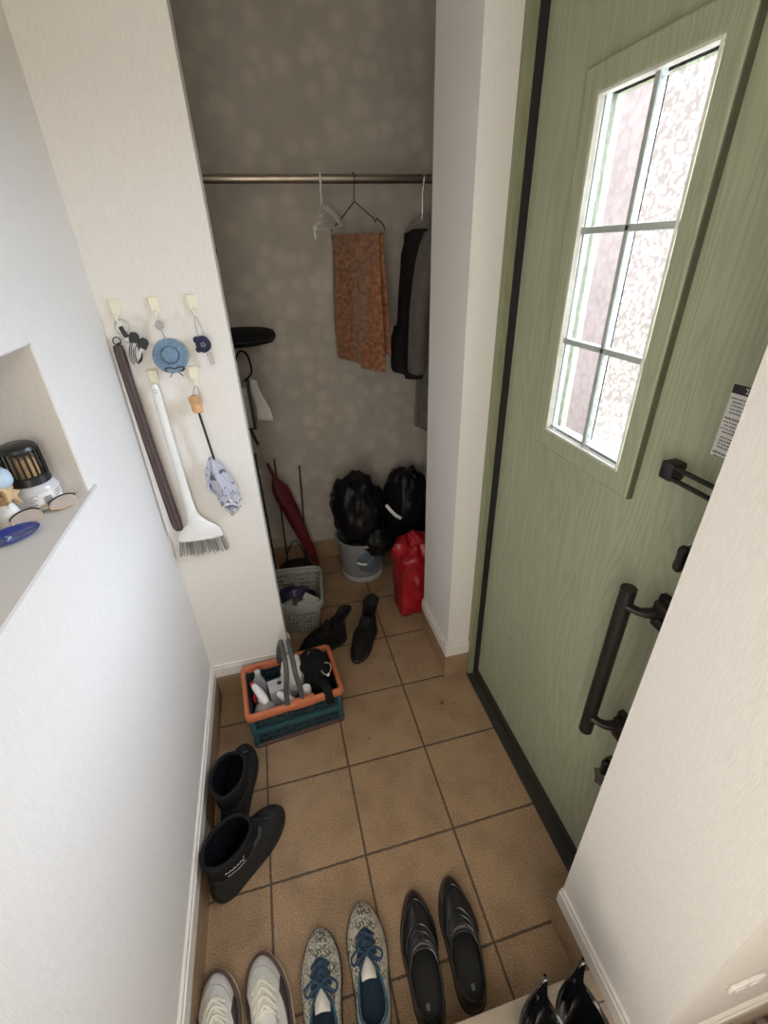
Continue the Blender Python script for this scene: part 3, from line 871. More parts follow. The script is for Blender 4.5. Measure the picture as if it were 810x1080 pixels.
small('plastic_pouch', 'grey clear plastic pouch in the left of the grey basket', 'pouch', MB().blob((-.50, .82, .068), (.06, .07, .058), .3, 2.3, 33, nu=16, nv=24), M['clearplastic'])
small('dark_cloth', 'dark crumpled cloth in the right back corner of the grey basket', 'cloth', MB().blob((-.345, .94, .052), (.045, .05, .042), .35, 2.6, 35, nu=16, nv=22), M['blackcloth'])

# ------------------------------------------------------------------ bucket, bin bags, red bag
bu = thing('bucket', 'grey translucent plastic bucket lined with a black bag', 'bucket', (.005, 1.18, 0), world=True)
obj('bucket_wall', MB().lathe([(.001, .003), (.108, .0), (.114, .006), (.118, .03), (.132, .15), (.141, .25), (.150, .258), (.150, .268), (.141, .272), (.136, .262), (.127, .15), (.112, .02), (.001, .014)], (.005, 1.17, 0), 48), M['bucket'], bu)
obj('foot_ring', MB().lathe([(.117, .004), (.121, .004), (.124, .032), (.119, .034)], (.005, 1.17, 0), 48), M['clearplastic'], bu)
# patch of dark content showing through the front
b = MB()
def content(u, v):
    sx_, sy_ = u * math.cos(2 * PI * v), u * math.sin(2 * PI * v)
    a_, z_ = .20 + .62 * sx_, .150 + .082 * sy_
    r_ = .1165 + .106 * z_
    return V((.005 + math.sin(a_) * r_, 1.17 - math.cos(a_) * r_, z_))
b.grid(content, 8, 33)
obj('blue_content', b, M['bucket_in'], bu)
b = MB()
fr_ = lambda a, z: V((.005 + math.sin(a) * (.116 + z * .105 + .006), 1.17 - math.cos(a) * (.116 + z * .105 + .006), z))
b.tube([fr_(-.38, .155), fr_(-.2, .146), fr_(.0, .140)], .006, 8)
bail = obj('bail_grip', b, M['whiteplastic'], bu)
obj('bail_wire', MB().tube([fr_(.0, .140), fr_(.25, .17), fr_(.5, .20), fr_(.75, .225)], .0026, 6), M['metal'], bail)

def sack(p, d):
    k = d.z
    if k > .3:
        q = 1 - .12 * (k - .3); p = V((p.x * q, p.y * q, p.z))
    return p
s1 = obj('bin_bag', MB().blob((.0, 1.165, .430), (.136, .138, .20), .34, 2.4, 2, sack, 34, 54).blob((.075, 1.075, .262), (.082, .075, .085), .35, 2.2, 4, None, 22, 34), M['bin_bag'], angle=70)
tag(s1, 'black bin bag bulging out of the grey bucket', 'bag')
def sack2(p, d):
    f = 1.0 if d.z > -.2 else 1.0 - .15 * (-d.z - .2)
    return V((p.x * f, p.y * f, p.z))
s2 = thing('bin_bag', 'black bin bag standing behind the red plastic bag', 'bag', (.27, 1.2, 0), world=True)
obj('sack', MB().blob((.298, 1.23, .30), (.142, .14, .295), .26, 2.6, 9, sack2, 36, 54), M['bin_bag'], s2, 70)
obj('white_strip', MB().tube([(.135, 1.062, .49), (.160, 1.052, .455), (.185, 1.046, .425), (.215, 1.046, .40)], .010, 6, flat=.35, up=(0, -1, .3)), M['paper'], s2)
rb = thing('plastic_bag', 'bright red plastic carrier bag standing in front of the black bin bag', 'bag', (.22, .85, 0), world=True)
def redsh(p, d):
    # squarish section, flat base, gathered mouth
    e = 1 / max(abs(d.x), abs(d.y), .001) * math.sqrt(d.x ** 2 + d.y ** 2)
    e = 1 + (min(e, 1.38) - 1) * .75
    k = math.sqrt(max(1e-6, d.x ** 2 + d.y ** 2))
    w = min(1.0, k * 1.75) / k if d.z < 0 else min(1.0, k * 1.25) / k
    z = max(p.z, -.205)
    g = 1.0 if d.z < .2 else 1 - .22 * (d.z - .2)
    crease = 1 + .035 * math.sin(p.z * 42 + 6 * d.x + 4 * d.y)
    return V((p.x * e * g * w * crease, p.y * e * g * w * crease, z))
obj('bag_body', MB().blob((.222, .82, .205), (.098, .112, .215), .23, 2.6, 14, redsh, 46, 64), M['red_bag'], rb, 60)
b = MB()
b.blob((.140, .79, .375), (.045, .03, .05), .3, 2.5, 17, nu=14, nv=18)
obj('handle_loop', b, M['red_bag'], rb)
small('cardboard_scrap', 'tan card scrap poking out of the left of the red bag mouth', 'cardboard', MB().prism([(0, 0), (.075, .03), (.085, .05), (.02, .03)], Matrix.Translation((.125, .775, .375)) @ Matrix.Rotation(.5, 4, 'X'), .006), M['cardboard'])
small('cardboard_scrap', 'tan card flap standing in the right of the red bag mouth', 'cardboard', MB().prism([(0, 0), (.05, .0), (.07, .10), (.03, .09)], Matrix.Translation((.215, .80, .335)) @ Matrix.Rotation(1.0, 4, 'X'), .006), M['cardboard'])

# ------------------------------------------------------------------ footwear
def bez(a, b, c, d, t):
    s = 1 - t
    return a * s ** 3 + b * (3 * s * s * t) + c * (3 * s * t * t) + d * t ** 3

def shoe_surface(keys, n, steps, sole_z, shrink=0., up=0.):
    """keys: (ox, oy, rx, ry, rz, out, h1, h2) paired outline and rim points, closed loop from the toe"""
    K = cr(keys, n)
    rings = []
    for s_ in range(steps + 1):
        t = s_ / steps; ring = []
        for ox, oy, rx, ry, rz, ou, h1, h2 in K:
            P0 = V((ox, oy, sole_z)); P3 = V((rx, ry, rz))
            cdir = V((ox, oy - .0, 0)); cdir = cdir.normalized() if cdir.length > 1e-6 else V((0, 1, 0))
            P1 = P0 + V((0, 0, h1)) + cdir * ou
            P2 = P0.lerp(P3, .55) + V((0, 0, 0)); P2.z = max(P2.z, 0) + h2
            p = bez(P0, P1, P2, P3, t)
            if shrink:
                c = V((rx * .35 + ox * .15, ry * .4 + oy * .2, p.z))
                d = p - c
                if d.length > 1e-6: p = p - d.normalized() * shrink
                p.z -= shrink * .6 * (1 - t)
            ring.append(p)
        rings.append(ring)
    return rings, K

def outline_ring(K, z, grow):
    pts = [V((k[0], k[1], z)) for k in K]
    n = len(pts); out = []
    for i in range(n):
        t = pts[(i + 1) % n] - pts[i - 1]; nn = V((t.y, -t.x, 0)).normalized()
        if nn.dot(pts[i]) < 0: nn = -nn
        out.append(pts[i] + nn * grow)
    return out

def build_upper(parent, keys, mats, sole_z, n=64, steps=12, sole_levels=None, lining=True, mirror=False, sole_name='sole', th=.0035, insole_z=None):
    if mirror: keys = [(-k[0], k[1], -k[2], *k[3:]) for k in keys]
    rings, K = shoe_surface(keys, n, steps, sole_z)
    up = obj('upper', MB().rings(rings, True, False, False), mats['upper'], parent, 75)
    solid(up, th, -1 if not mirror else -1)
    # rim edge roll
    rim = MB().tube([r + V((0, 0, .0005)) for r in rings[-1]], .0026, 6, closed=True)
    obj('collar_binding', rim, mats.get('binding', mats['upper']), parent)
    # lining a little inside
    lr = []
    for ri, ring in enumerate(rings[1:], 1):
        c = sum(ring, V((0, 0, 0))) / len(ring)
        lr.append([p + (V((c.x - p.x, (c.y - p.y) * .8, 0))).normalized() * (.0055 if ri < len(rings) - 1 else .0045) - V((0, 0, .004 if ri < len(rings) - 1 else .001)) for p in ring])
    ln = obj('lining', MB().rings(lr, True, False, False), mats['lining'], parent, 75)
    ib = MB(); zi = insole_z if insole_z is not None else sole_z + .006
    ib.rings([outline_ring(K, zi - .003, -.009), outline_ring(K, zi, -.009)])
    obj('insole', ib, mats['insole'], parent)
    lv = sole_levels or [(0, -.004), (.004, .001), (sole_z, .002), (sole_z + .003, -.001)]
    sb = MB().rings([outline_ring(K, z, g) for z, g in lv])
    obj(sole_name, sb, mats['sole'], parent)
    return rings, K

SHK = 'pairs of shoes on the tile floor'

# black loafers: long narrow almond toe
def loafer(label, loc, rz, mirror):
    t = thing('loafer', label, 'shoe', loc, rz)
    keys = [ # ox, oy, rx, ry, rz, out, h1, h2
        (.002, .148, .001, .000, .069, .003, .030, .030),
        (.020, .130, .014, -.002, .068, .003, .028, .028),
        (.035, .090, .026, -.010, .064, .004, .026, .022),
        (.044, .045, .033, -.026, .058, .005, .024, .012),
        (.044, .000, .036, -.045, .055, .004, .02, .006),
        (.036, -.060, .033, -.080, .056, .002, .02, .004),
        (.032, -.105, .027, -.110, .062, .002, .02, .004),
        (.020, -.135, .016, -.128, .066, .004, .022, .004),
        (.000, -.142, .000, -.135, .068, .005, .024, .004),
        (-.020, -.135, -.016, -.128, .066, .004, .022, .004),
        (-.031, -.105, -.026, -.110, .062, .002, .02, .004),
        (-.032, -.060, -.031, -.080, .056, .002, .02, .004),
        (-.036, .000, -.032, -.045, .055, .003, .02, .006),
        (-.040, .045, -.030, -.026, .058, .004, .024, .012),
        (-.033, .090, -.024, -.010, .064, .003, .026, .022),
        (-.018, .130, -.013, -.002, .067, .003, .028, .028)]
    keys = [(k[0] * 1.16, k[1], k[2] * 1.14, *k[3:]) for k in keys]
    mats = dict(upper=M['loafer'], lining=M['loafer_in'], insole=M['loafer_in'], sole=M['dark_sole'])
    rings, K = build_upper(t, keys, mats, .012, mirror=mirror, sole_levels=[(0, -.003), (.003, .002), (.010, .003), (.013, .001)])
    sx = -1 if mirror else 1
    n = len(K)
    # apron seam following the vamp, and a saddle strap across
    seam = []
    for i in list(range(n - 15, n)) + list(range(0, 16)):
        r5 = rings[5][i % n]; seam.append(r5 + V((0, 0, .0015)))
    obj('apron_seam', MB().tube(seam, .0022, 6), M['loafer'], t)
    for stp, rr_ in ((9, .0030), (10, .0020), (11, .0022)):
        st = [rings[stp][i % n] + V((0, 0, .0022)) for i in list(range(n - 12, n)) + list(range(0, 13))]
        obj('saddle_strap' if stp == 8 else 'strap_pleat', MB().tube(st, rr_, 6, flat=.8), M['loafer'], t)
    hb_ = MB().b2((-.026, -.137, .0), (.026, -.075, .009), .004); obj('heel_block', hb_, M['dark_sole'], t)
    # small pale mark stamped in the insole
    obj('insole_stamp', MB().b2((-.004 + .006 * sx, -.105, .0185), (.005 + .006 * sx, -.092, .0192)), M['greyink'], t)
    return t
loafer('black leather loafer, left one of its pair', (-.203, -.578, 0), math.radians(-7), True)
loafer('black leather loafer, right one of its pair', (-.090, -.572, 0), math.radians(-7), False)

# cream printed lace-up sneakers with blue laces
def sneaker_keys(w=1.0, rimz=.062, L=1.0):
    base = [
        (.004, .140, .000, -.014, .080, .004, .034, .040),
        (.026, .124, .012, -.016, .079, .005, .034, .034),
        (.043, .085, .021, -.024, .075, .006, .030, .026),
        (.050, .040, .027, -.042, .067, .007, .030, .015),
        (.047, -.010, .031, -.062, .061, .005, .026, .006),
        (.041, -.060, .032, -.084, .061, .003, .024, .004),
        (.036, -.100, .027, -.106, .068, .003, .026, .004),
        (.022, -.128, .015, -.122, .078, .005, .028, .004),
        (.000, -.137, .000, -.128, .082, .006, .030, .004),
        (-.022, -.128, -.015, -.122, .078, .005, .028, .004),
        (-.035, -.100, -.027, -.106, .068, .003, .026, .004),
        (-.036, -.060, -.030, -.084, .061, .003, .024, .004),
        (-.038, -.010, -.028, -.062, .061, .004, .026, .006),
        (-.043, .040, -.025, -.042, .067, .006, .030, .015),
        (-.038, .085, -.020, -.024, .075, .005, .030, .026),
        (-.021, .124, -.011, -.016, .079, .004, .034, .034)]
    return [(a * w, b * L, c * w, d * L, e, f, g, h) for a, b, c, d, e, f, g, h in base]

def laces(parent, rings, n, m, rows, spread, bow=True, rad=.0032, eyelet=None):
    """criss-cross laces over the vamp: rows of (ring step, half index)"""
    lb = MB()
    for a, (stp, k) in enumerate(rows):
        L, R = rings[stp][k % n] + V((0, 0, .004)), rings[stp][-k % n] + V((0, 0, .004))
        mid = rings[stp][0] + V((0, 0, .010))
        lb.tube(cr([tuple(L), tuple(mid), tuple(R)], 9, False), rad, 8, flat=.6)
        if a + 1 < len(rows):
            s2, k2 = rows[a + 1]
            L2, R2 = rings[s2][k2 % n] + V((0, 0, .005)), rings[s2][-k2 % n] + V((0, 0, .005))
            md = (rings[stp][0] + rings[s2][0]) / 2 + V((0, 0, .0125))
            lb.tube(cr([tuple(L), tuple(md), tuple(R2)], 9, False), rad, 8, flat=.6)
            lb.tube(cr([tuple(R), tuple(md + V((0, 0, .002))), tuple(L2)], 9, False), rad, 8, flat=.6)
    lo = obj('laces', lb, m, parent, 60)
    if bow:
        stp, k = rows[-1]
        c = rings[stp][0] + V((0, 0, .016))
        bb_ = MB()
        bb_.blob(c, (.008, .006, .005), .1, 2, 1, nu=8, nv=10)
        for s_ in (1, -1):
            bb_.tube(cr([tuple(c), tuple(c + V((.02 * s_, .008, .006))), tuple(c + V((.040 * s_, -.002, -.004))), tuple(c + V((.034 * s_, -.016, -.006))), tuple(c + V((.015 * s_, -.006, 0))), tuple(c)], 18, False), rad, 8, flat=.6)
            bb_.tube(cr([tuple(c), tuple(c + V((.012 * s_, -.016, .002))), tuple(c + V((.024 * s_, -.034, -.008)))], 8, False), rad, 8, flat=.6)
        obj('bow', bb_, m, lo, 60)
    return lo

def eyelets(rings, n, rows, parent, m):
    for s_ in (1, -1):
        e = MB()
        pts = [rings[stp][(k * s_) % n] + V((0, 0, .0022)) for stp, k in rows]
        e.tube([tuple(p) for p in pts], .006, 8, flat=.35, up=(0, 0, 1))
        obj('eyelet_stay', e, m, parent, 60)

def print_sneaker(label, loc, rz, mirror):
    t = thing('sneaker', label, 'shoe', loc, rz)
    mats = dict(upper=M['scratch'], lining=M['blue_lining'], insole=M['blue_insole'], sole=M['dark_sole'], binding=M['blue_lining'])
    rings, K = build_upper(t, sneaker_keys(1.12, L=1.0), mats, .018, mirror=mirror,
                           sole_levels=[(0, -.002), (.004, .0025), (.016, .0035), (.019, .001)])
    n = len(K)
    rows = [(8, 5), (9, 6), (10, 7), (11, 8)]
    # pale tongue
    tb = MB()
    f = rings[-1][0]
    tb.grid(lambda u, v: V((f.x + (u - .5) * .036, f.y + .034 - .062 * v, f.z + .004 + .006 * v - .012 * (2 * u - 1) ** 2)), 9, 8)
    solid(obj('tongue', tb, M['whitecloth'], t, 70), .004, 0)
    laces(t, rings, n, M['navy_lace'], rows, .02)
    # plain white heel quarters
    q = MB()
    K2 = list(range(int(n * .30), int(n * .70)))
    q.rings([[rings[s_][i] + (V((rings[s_][i].x, rings[s_][i].y + .06, 0)).normalized()) * .0012 for i in K2] for s_ in range(1, 12)], False, False, False)
    obj('heel_quarter', q, M['pale_blue'], t, 70)
    return t
print_sneaker('cream scratch-print sneaker with blue laces, left one of its pair', (-.474, -.590, 0), math.radians(-4), True)
print_sneaker('cream scratch-print sneaker with blue laces, right one of its pair', (-.352, -.562, 0), math.radians(-3), False)

def white_sneaker(label, loc, rz, mirror):
    t = thing('sneaker', label, 'shoe', loc, rz)
    mats = dict(upper=M['sneak_white'], lining=M['sneak_white'], insole=M['sneak_white'], sole=M['midsole_brown'], binding=M['sneak_white'])
    rings, K = build_upper(t, sneaker_keys(1.0, L=.93), mats, .024, mirror=mirror,
                           sole_levels=[(.006, .004), (.02, .009), (.030, .009), (.033, -.003)], sole_name='foxing_band')
    ob = MB().rings([outline_ring(K, z, g) for z, g in [(0, .006), (.004, .012), (.012, .0125), (.014, .006)]])
    obj('outsole', ob, M['tan_sole'], t, label='tan gum outsole edge')
    n = len(K)
    rows = [(7, 6), (8, 7), (9, 8), (10, 9), (11, 10)]
    laces(t, rings, n, M['white_lace'], rows, .02, bow=False, rad=.0036)
    # side panels either side of the lacing
    for s_ in (1, -1):
        q = MB(); idx = [(s_ * i) % n for i in range(9, 20)]
        q.rings([[rings[k][i] + V((rings[k][i].x, 0, 0)).normalized() * .0016 + V((0, 0, .001)) for i in idx] for k in range(2, 8)], False, False, False)
        solid(obj('side_panel', q, M['brown_panel'], t, 70, label='dark plum side panel'), .001, 0)
    # toe cap stitching
    cp_ = [rings[5][i % n] + V((0, 0, .0012)) for i in list(range(n - 9, n)) + list(range(0, 10))]
    obj('toe_cap_seam', MB().tube(cp_, .0008, 6), M['cord'], t)
    tb = MB(); f = rings[-1][0]
    tb.grid(lambda u, v: V((f.x + (u - .5) * .044, f.y + .03 - .06 * v, f.z + .004 + .012 * v - .010 * (2 * u - 1) ** 2)), 9, 8)
    solid(obj('tongue', tb, M['sneak_white'], t, 70), .006, 0)
    return t
white_sneaker('white sneaker with brown sole, closest to the left wall', (-.727, -.602, 0), math.radians(9), True)
white_sneaker('white sneaker with brown sole, beside the cream printed pair', (-.612, -.598, 0), math.radians(11), False)

# charcoal ankle boots with fleece lining
def ankle_boot(label, loc, rz, mirror, logo):
    t = thing('ankle_boot', label, 'boot', loc, rz)
    Z = .185
    keys = [
        (.006, .150, .000, .030, Z - .012, .006, .050, .000),
        (.032, .132, .020, .026, Z - .010, .007, .048, .000),
        (.050, .088, .040, .008, Z - .006, .007, .040, .000),
        (.055, .040, .050, -.020, Z - .002, .007, .034, .000),
        (.050, -.010, .054, -.048, Z, .004, .03, .000),
        (.044, -.060, .050, -.078, Z + .002, .003, .03, .000),
        (.039, -.100, .036, -.108, Z + .004, .004, .03, .000),
        (.024, -.128, .018, -.124, Z + .005, .006, .03, .000),
        (.000, -.138, .000, -.130, Z + .005, .007, .03, .000),
        (-.024, -.128, -.018, -.124, Z + .005, .006, .03, .000),
        (-.039, -.100, -.036, -.108, Z + .004, .004, .03, .000),
        (-.041, -.060, -.050, -.078, Z + .002, .003, .03, .000),
        (-.042, -.010, -.054, -.048, Z, .004, .03, .000),
        (-.047, .040, -.050, -.020, Z - .002, .006, .034, .000),
        (-.044, .088, -.040, .008, Z - .006, .006, .040, .000),
        (-.026, .132, -.020, .026, Z - .010, .006, .048, .000)]
    if mirror: keys = [(-k[0], k[1], -k[2], *k[3:]) for k in keys]
    n = 64; K = cr(keys, n); sole = .028
    # vamp shell: outline up to an ankle loop, then a cuff up to the rim
    def ankle(k):   # loop where vamp meets cuff
        x, y = k[2], k[3]
        return V((x * .90, y + .004 + (.016 if y > 0 else 0), .098 + .0 * y))
    low = []
    for s_ in range(11):
        f = s_ / 10; ring = []
        for k in K:
            P0 = V((k[0], k[1], sole)); P3 = ankle(k)
            front = max(0, min(1, (k[1] - .0) / .15))
            P1 = P0 + V((k[0], k[1], 0)).normalized() * k[5] + V((0, 0, .026 + .018 * front))
            P2 = P0.lerp(P3, .62); P2.z = .070 + .016 * front
            ring.append(bez(P0, P1, P2, P3, f))
        low.append(ring)
    solid(obj('upper', MB().rings(low, True, False, False), M['rubber'], t, 75), .004, -1)
    cuff = []
    for s_ in range(7):
        f = s_ / 6; ring = []
        for i, k in enumerate(K):
            a = ankle(k); r_ = V((k[2], k[3], k[4]))
            p = a.lerp(r_, f); bul = math.sin(f * PI) * .004 + .003 * math.sin(f * PI * 3)
            p += V((p.x, p.y + .05, 0)).normalized() * bul
            ring.append(p)
        cuff.append(ring)
    cf = obj('cuff', MB().rings(cuff, True, False, False), M['boot_cloth'], t, 75)
    solid(cf, .006, -1)
    # padded rim
    obj('rim_padding', MB().tube(cuff[-1], .0065, 8, closed=True), M['boot_cloth'], t)
    inner = []
    for ring in cuff[::-1] + low[::-1][1:9]:
        c = sum(ring, V((0, 0, 0))) / len(ring)
        inner.append([p + V((c.x - p.x, (c.y - p.y) * .9, 0)).normalized() * (.009 + .003 * noise.noise(p * 140)) - V((0, 0, .001)) for p in ring])
    obj('fleece_lining', MB().rings(inner, True, False, False), M['fleece'], t, 80)
    ib = MB().rings([outline_ring(K, sole - .002, -.008), outline_ring(K, sole + .004, -.008)]); obj('insole', ib, M['fleece'], t)
    obj('sole', MB().rings([outline_ring(K, z, g) for z, g in [(0, .0), (.004, .005), (.016, .006), (.030, .005), (.036, .001), (.036, -.004)]]), M['rubber'], t)
    # cuff lower seam and two pale stitch lines, toggle on the tongue
    obj('cuff_seam', MB().tube(cuff[0], .004, 6, closed=True), M['rubber'], t)
    sgn = 1
    for off in (1, 2):
        pts = [cuff[off][i % n] + V((cuff[off][i % n].x, cuff[off][i % n].y + .05, 0)).normalized() * .004 for i in range(5, 12)]
        obj('stitch_line', MB().tube(pts, .0008, 5), M['greyink'], t)
    f0 = low[9][0]
    obj('toggle', MB().tube([f0 + V((.012, .012, .006)), f0 + V((.026, .020, .006))], .006, 10), M['blackplastic'], t)
    obj('pull_cord', MB().tube(cr([tuple(f0 + V((-.02, .01, .006))), tuple(f0 + V((0, .018, .007))), tuple(f0 + V((.022, .014, .006)))], 8, False), .0022, 6), M['blackplastic'], t)
    if logo:
        lg = MB(); pts = []
        base_i = 17
        for q in range(60):
            u = q / 59
            idx = 16 + u * 7.5 + (.35 * math.cos(u * 36) if u > .14 else 0)
            i0 = int(idx); ff = idx - i0
            lift = .115 + .022 * 0
            ring_f = 3.3 + (.45 * math.sin(u * 36) * (1 - .35 * u) if u > .14 else .75 * math.cos(u / .14 * 4.5))
            r0 = int(ring_f); rf = ring_f - r0
            p = cuff[r0][i0 % n].lerp(cuff[r0][(i0 + 1) % n], ff).lerp(cuff[r0 + 1][i0 % n].lerp(cuff[r0 + 1][(i0 + 1) % n], ff), rf)
            pts.append(p + V((p.x, (p.y + .05) * .4, 0)).normalized() * .0042)
        lg.tube(pts, .0009, 5)
        pts2 = [cuff[2][i % n] + V((cuff[2][i % n].x, 0, 0)).normalized() * .0045 for i in range(16, 24)]
        lg.tube(pts2, .0007, 5)
        obj('script_logo', lg, M['thread'], t, label='pale script stitched on the cuff')
    return t
ankle_boot('charcoal fleece-lined ankle boot pointing straight ahead, nearest the orange-rimmed crate', (-.694, .020, 0), math.radians(-10), True, False)
ankle_boot('charcoal fleece-lined ankle boot turned towards the door, with pale script on its cuff', (-.664, -.200, 0), math.radians(-44), False, True)

# black worn boots behind the crate, toes towards the room
def old_boot(label, loc, rz, mirror, flop):
    t = thing('boot', label, 'boot', loc, rz)
    keys = [(k[0] * .96, k[1] * .9, k[2] * .92, k[3] * .9 - .01, .105 + (.030 if k[3] < -.06 else 0) + (.0 if k[3] < 0 else .012), k[5], k[6] * 1.05, k[7] + .02) for k in sneaker_keys(1.0)]
    mats = dict(upper=M['old_boot'], lining=M['old_boot'], insole=M['old_boot'], sole=M['dark_sole'])
    rings, K = build_upper(t, keys, mats, .02, mirror=mirror, sole_levels=[(0, .002), (.006, .005), (.018, .005), (.023, .001)])
    n = len(K)
    # floppy heel flap standing up and out
    fl = MB()
    idx = [i for i in range(int(n * .30), int(n * .70) + 1)]
    base = [rings[-1][i] for i in idx]
    fl.rings([[p + V((p.x * .25 * f + flop[0] * f, flop[1] * f + (p.y + .08) * .2 * f, (.052 * f) * (1 - .25 * abs(2 * a / (len(base) - 1) - 1)))) for a, p in enumerate(base)] for f in (0, .35, .7, 1)], False, False, False)
    solid(obj('ankle_flap', fl, M['old_boot'], t, 70), .006, 0)
    tb = MB(); f = rings[-1][0]
    tb.grid(lambda u, v: V((f.x + (u - .5) * .055, f.y + .03 - .05 * v, f.z - .006 + .05 * v - .014 * (2 * u - 1) ** 2)), 9, 8)
    solid(obj('tongue', tb, M['old_boot'], t, 70), .007, 0)
    laces(t, rings, n, M['old_boot'], [(6, 5), (8, 6), (10, 8)], .02, bow=False, rad=.0035)
    for k_ in (5, 6, 7, 8):
        pts = [rings[k_][i % n] + V((0, 0, .002)) for i in range(-13, 14)]
        obj('padding_rib', MB().tube(pts, .0055, 6), M['old_boot'], t)
    obj('side_tag', MB().box(rings[8][int(n * .25) if not mirror else int(n * .75)] + V((.004 if not mirror else -.004, 0, .004)), (.004, .022, .006), rot=(0, .3, 0)), M['greyink'], t)
    return t
old_boot('worn black boot with a raised ankle flap, right one of the pair behind the crate', (-.112, .580, 0), math.radians(180 - 31), False, (.0, -.035))
old_boot('worn black boot, left one of the pair behind the crate', (-.312, .622, 0), math.radians(180 - 74), True, (.0, -.03))
# glossy tall boots at the step, shaft tops only just in view
def tall_boot(label, loc, rz, lean, mirror):
    t = thing('rubber_boot', label, 'boot', loc, rz)
    n = 56
    def ring(cx_, cy_, z, ax_, ay_, rim=0):
        out = []
        for j in range(n):
            ph = 2 * PI * j / n
            x, y = ax_ * math.cos(ph), ay_ * math.sin(ph)
            zz = z
            if rim:
                d = math.cos(ph - math.radians(262))
                pk = max(0, d)
                zz = z + .112 * pk ** 44 + .04 * pk ** 4 - .035 * max(0, -d)
            out.append(V((cx_ + x * (1 + .04 * math.sin(5 * ph) * (1 - rim)), cy_ + y, zz)))
        return out
    sh = [ring(0, .03, .02, .044, .115), ring(0, .028, .045, .046, .117), ring(0, .012, .075, .043, .095), ring(0, -.012, .10, .041, .068), ring(0, -.02, .14, .042, .060), ring(0, -.02, .20, .047, .064), ring(0, -.015, .23, .0495, .072, 1)]
    solid(obj('shaft', MB().rings(sh, True, False, False), M['gloss_boot'], t, 75), .004, -1)
    inn = [[p * 1.0 + V((-p.x * .09, -(p.y + .015) * .08, -.002)) for p in sh[-1]], [p + V((-p.x * .10, -(p.y + .02) * .08, 0)) for p in sh[-3]], ring(0, .01, .05, .036, .085)]
    obj('shaft_lining', MB().rings(inn, True, False, True), M['gloss_boot'], t, 75)
    obj('rim_binding', MB().tube(sh[-1], .003, 6, closed=True), M['gloss_boot'], t)
    obj('sole', MB().rings([[V((p.x * 1.06, p.y * 1.03, z)) for p in sh[0]] for z in (0, .006, .024)]), M['dark_sole'], t)
    pk = max(sh[-1], key=lambda p: p.z)
    obj('pull_rivet', MB().lathe([(.0035, -.0015), (.004, 0), (.003, .002)], pk + V((0, .0045, -.010)), 12, Matrix.Rotation(PI / 2, 4, 'X')), M['metal'], t)
    # long crease folds down the inside and outside of the shaft
    for a in (230, 275, 320):
        i = int(a / 360 * n)
        pts = [sh[-1][i] * .90 + V((0, 0, -.012)), V((sh[-2][i].x * .80, sh[-2][i].y * .82, .18)), V((sh[-4][i].x * .8, sh[-4][i].y * .8, .12))]
        obj('crease_fold', MB().tube(cr([tuple(p) for p in pts], 9, False), [.002, .004, .005, .006, .006, .006, .005, .004, .002], 8), M['gloss_boot'], t)
    return t
tall_boot('glossy black rubber boot on the step, further from the right wall', (-.052, -.878, SZ), math.radians(178), 0, False)
tall_boot('glossy black rubber boot on the step, closer to the right wall', (.030, -.876, SZ), math.radians(178), 0, False)

# patterned mat on the hall floor beyond the wall end
mt = obj('door_mat', MB().grid(lambda u, v: V((.20 + .62 * u, -.91 - .35 * v, SZ + .016 + .010 * noise.noise(V((u * 9, v * 6, 1))))), 40, 24), M['mat_brown'], angle=70)
solid(mt, .012, -1); tag(mt, 'dark brown patterned mat on the raised hall floor at lower right', 'mat')

# ------------------------------------------------------------------ folding crate and its contents
CX, CY, CA = -.470, .300, math.radians(5)
ck = thing('folding_crate', 'folding shopping crate, orange rim over dark teal perforated sides', 'crate', (CX, CY, 0), CA)
hx0, hy0 = .178, .118
perforated('lower_sides', M['teal_dark'], ck, hx0 - .006, hy0 - .006, hx0 - .004, hy0 - .004, .012, .080, .012, 3, .017, .42, .003)
perforated('upper_sides', M['teal_dark'], ck, hx0 - .003, hy0 - .003, hx0, hy0, .100, .172, .012, 3, .017, .42, .003)
b = MB(); b.rings([rrect(hx0 - .003, hy0 - .003, .014, .078), rrect(hx0 + .003, hy0 + .003, .016, .080), rrect(hx0 + .004, hy0 + .004, .016, .100), rrect(hx0, hy0, .014, .102), rrect(hx0 - .010, hy0 - .010, .012, .100), rrect(hx0 - .010, hy0 - .010, .012, .080)], True, False, False)
b.rings([rrect(hx0 - .010, hy0 - .010, .012, .080), rrect(hx0 - .003, hy0 - .003, .014, .078)], True, False, False)
obj('hinge_band', b, M['teal'], ck, 50)
for sx in (1, -1):
    for sy in (1, -1):
        obj('corner_post', MB().box((sx * (hx0 - .008), sy * (hy0 - .008), .092), (.018, .018, .168), bev=.004), M['teal'], ck)
b = MB().rings([rrect(hx0 - .001, hy0 - .001, .014, 0), rrect(hx0 + .005, hy0 + .005, .016, .003), rrect(hx0 + .005, hy0 + .005, .016, .012), rrect(hx0 - .001, hy0 - .001, .014, .015)])
obj('base_tray', b, mat('brown_base', (.10, .05, .045), .5), ck, 50)
b = MB(); RZ0, RZ1 = .168, .200
b.rings([rrect(hx0 - .004, hy0 - .004, .012, RZ0), rrect(hx0 + .010, hy0 + .010, .020, RZ0), rrect(hx0 + .013, hy0 + .013, .022, RZ0 + .008), rrect(hx0 + .011, hy0 + .011, .022, RZ1 - .004), rrect(hx0 + .006, hy0 + .006, .018, RZ1), rrect(hx0 - .002, hy0 - .002, .012, RZ1), rrect(hx0 - .006, hy0 - .006, .010, RZ1 - .004), rrect(hx0 - .006, hy0 - .006, .010, RZ0), rrect(hx0 - .004, hy0 - .004, .012, RZ0)], True, False, False)
rimo = obj('rim', b, M['orange'], ck, 50)
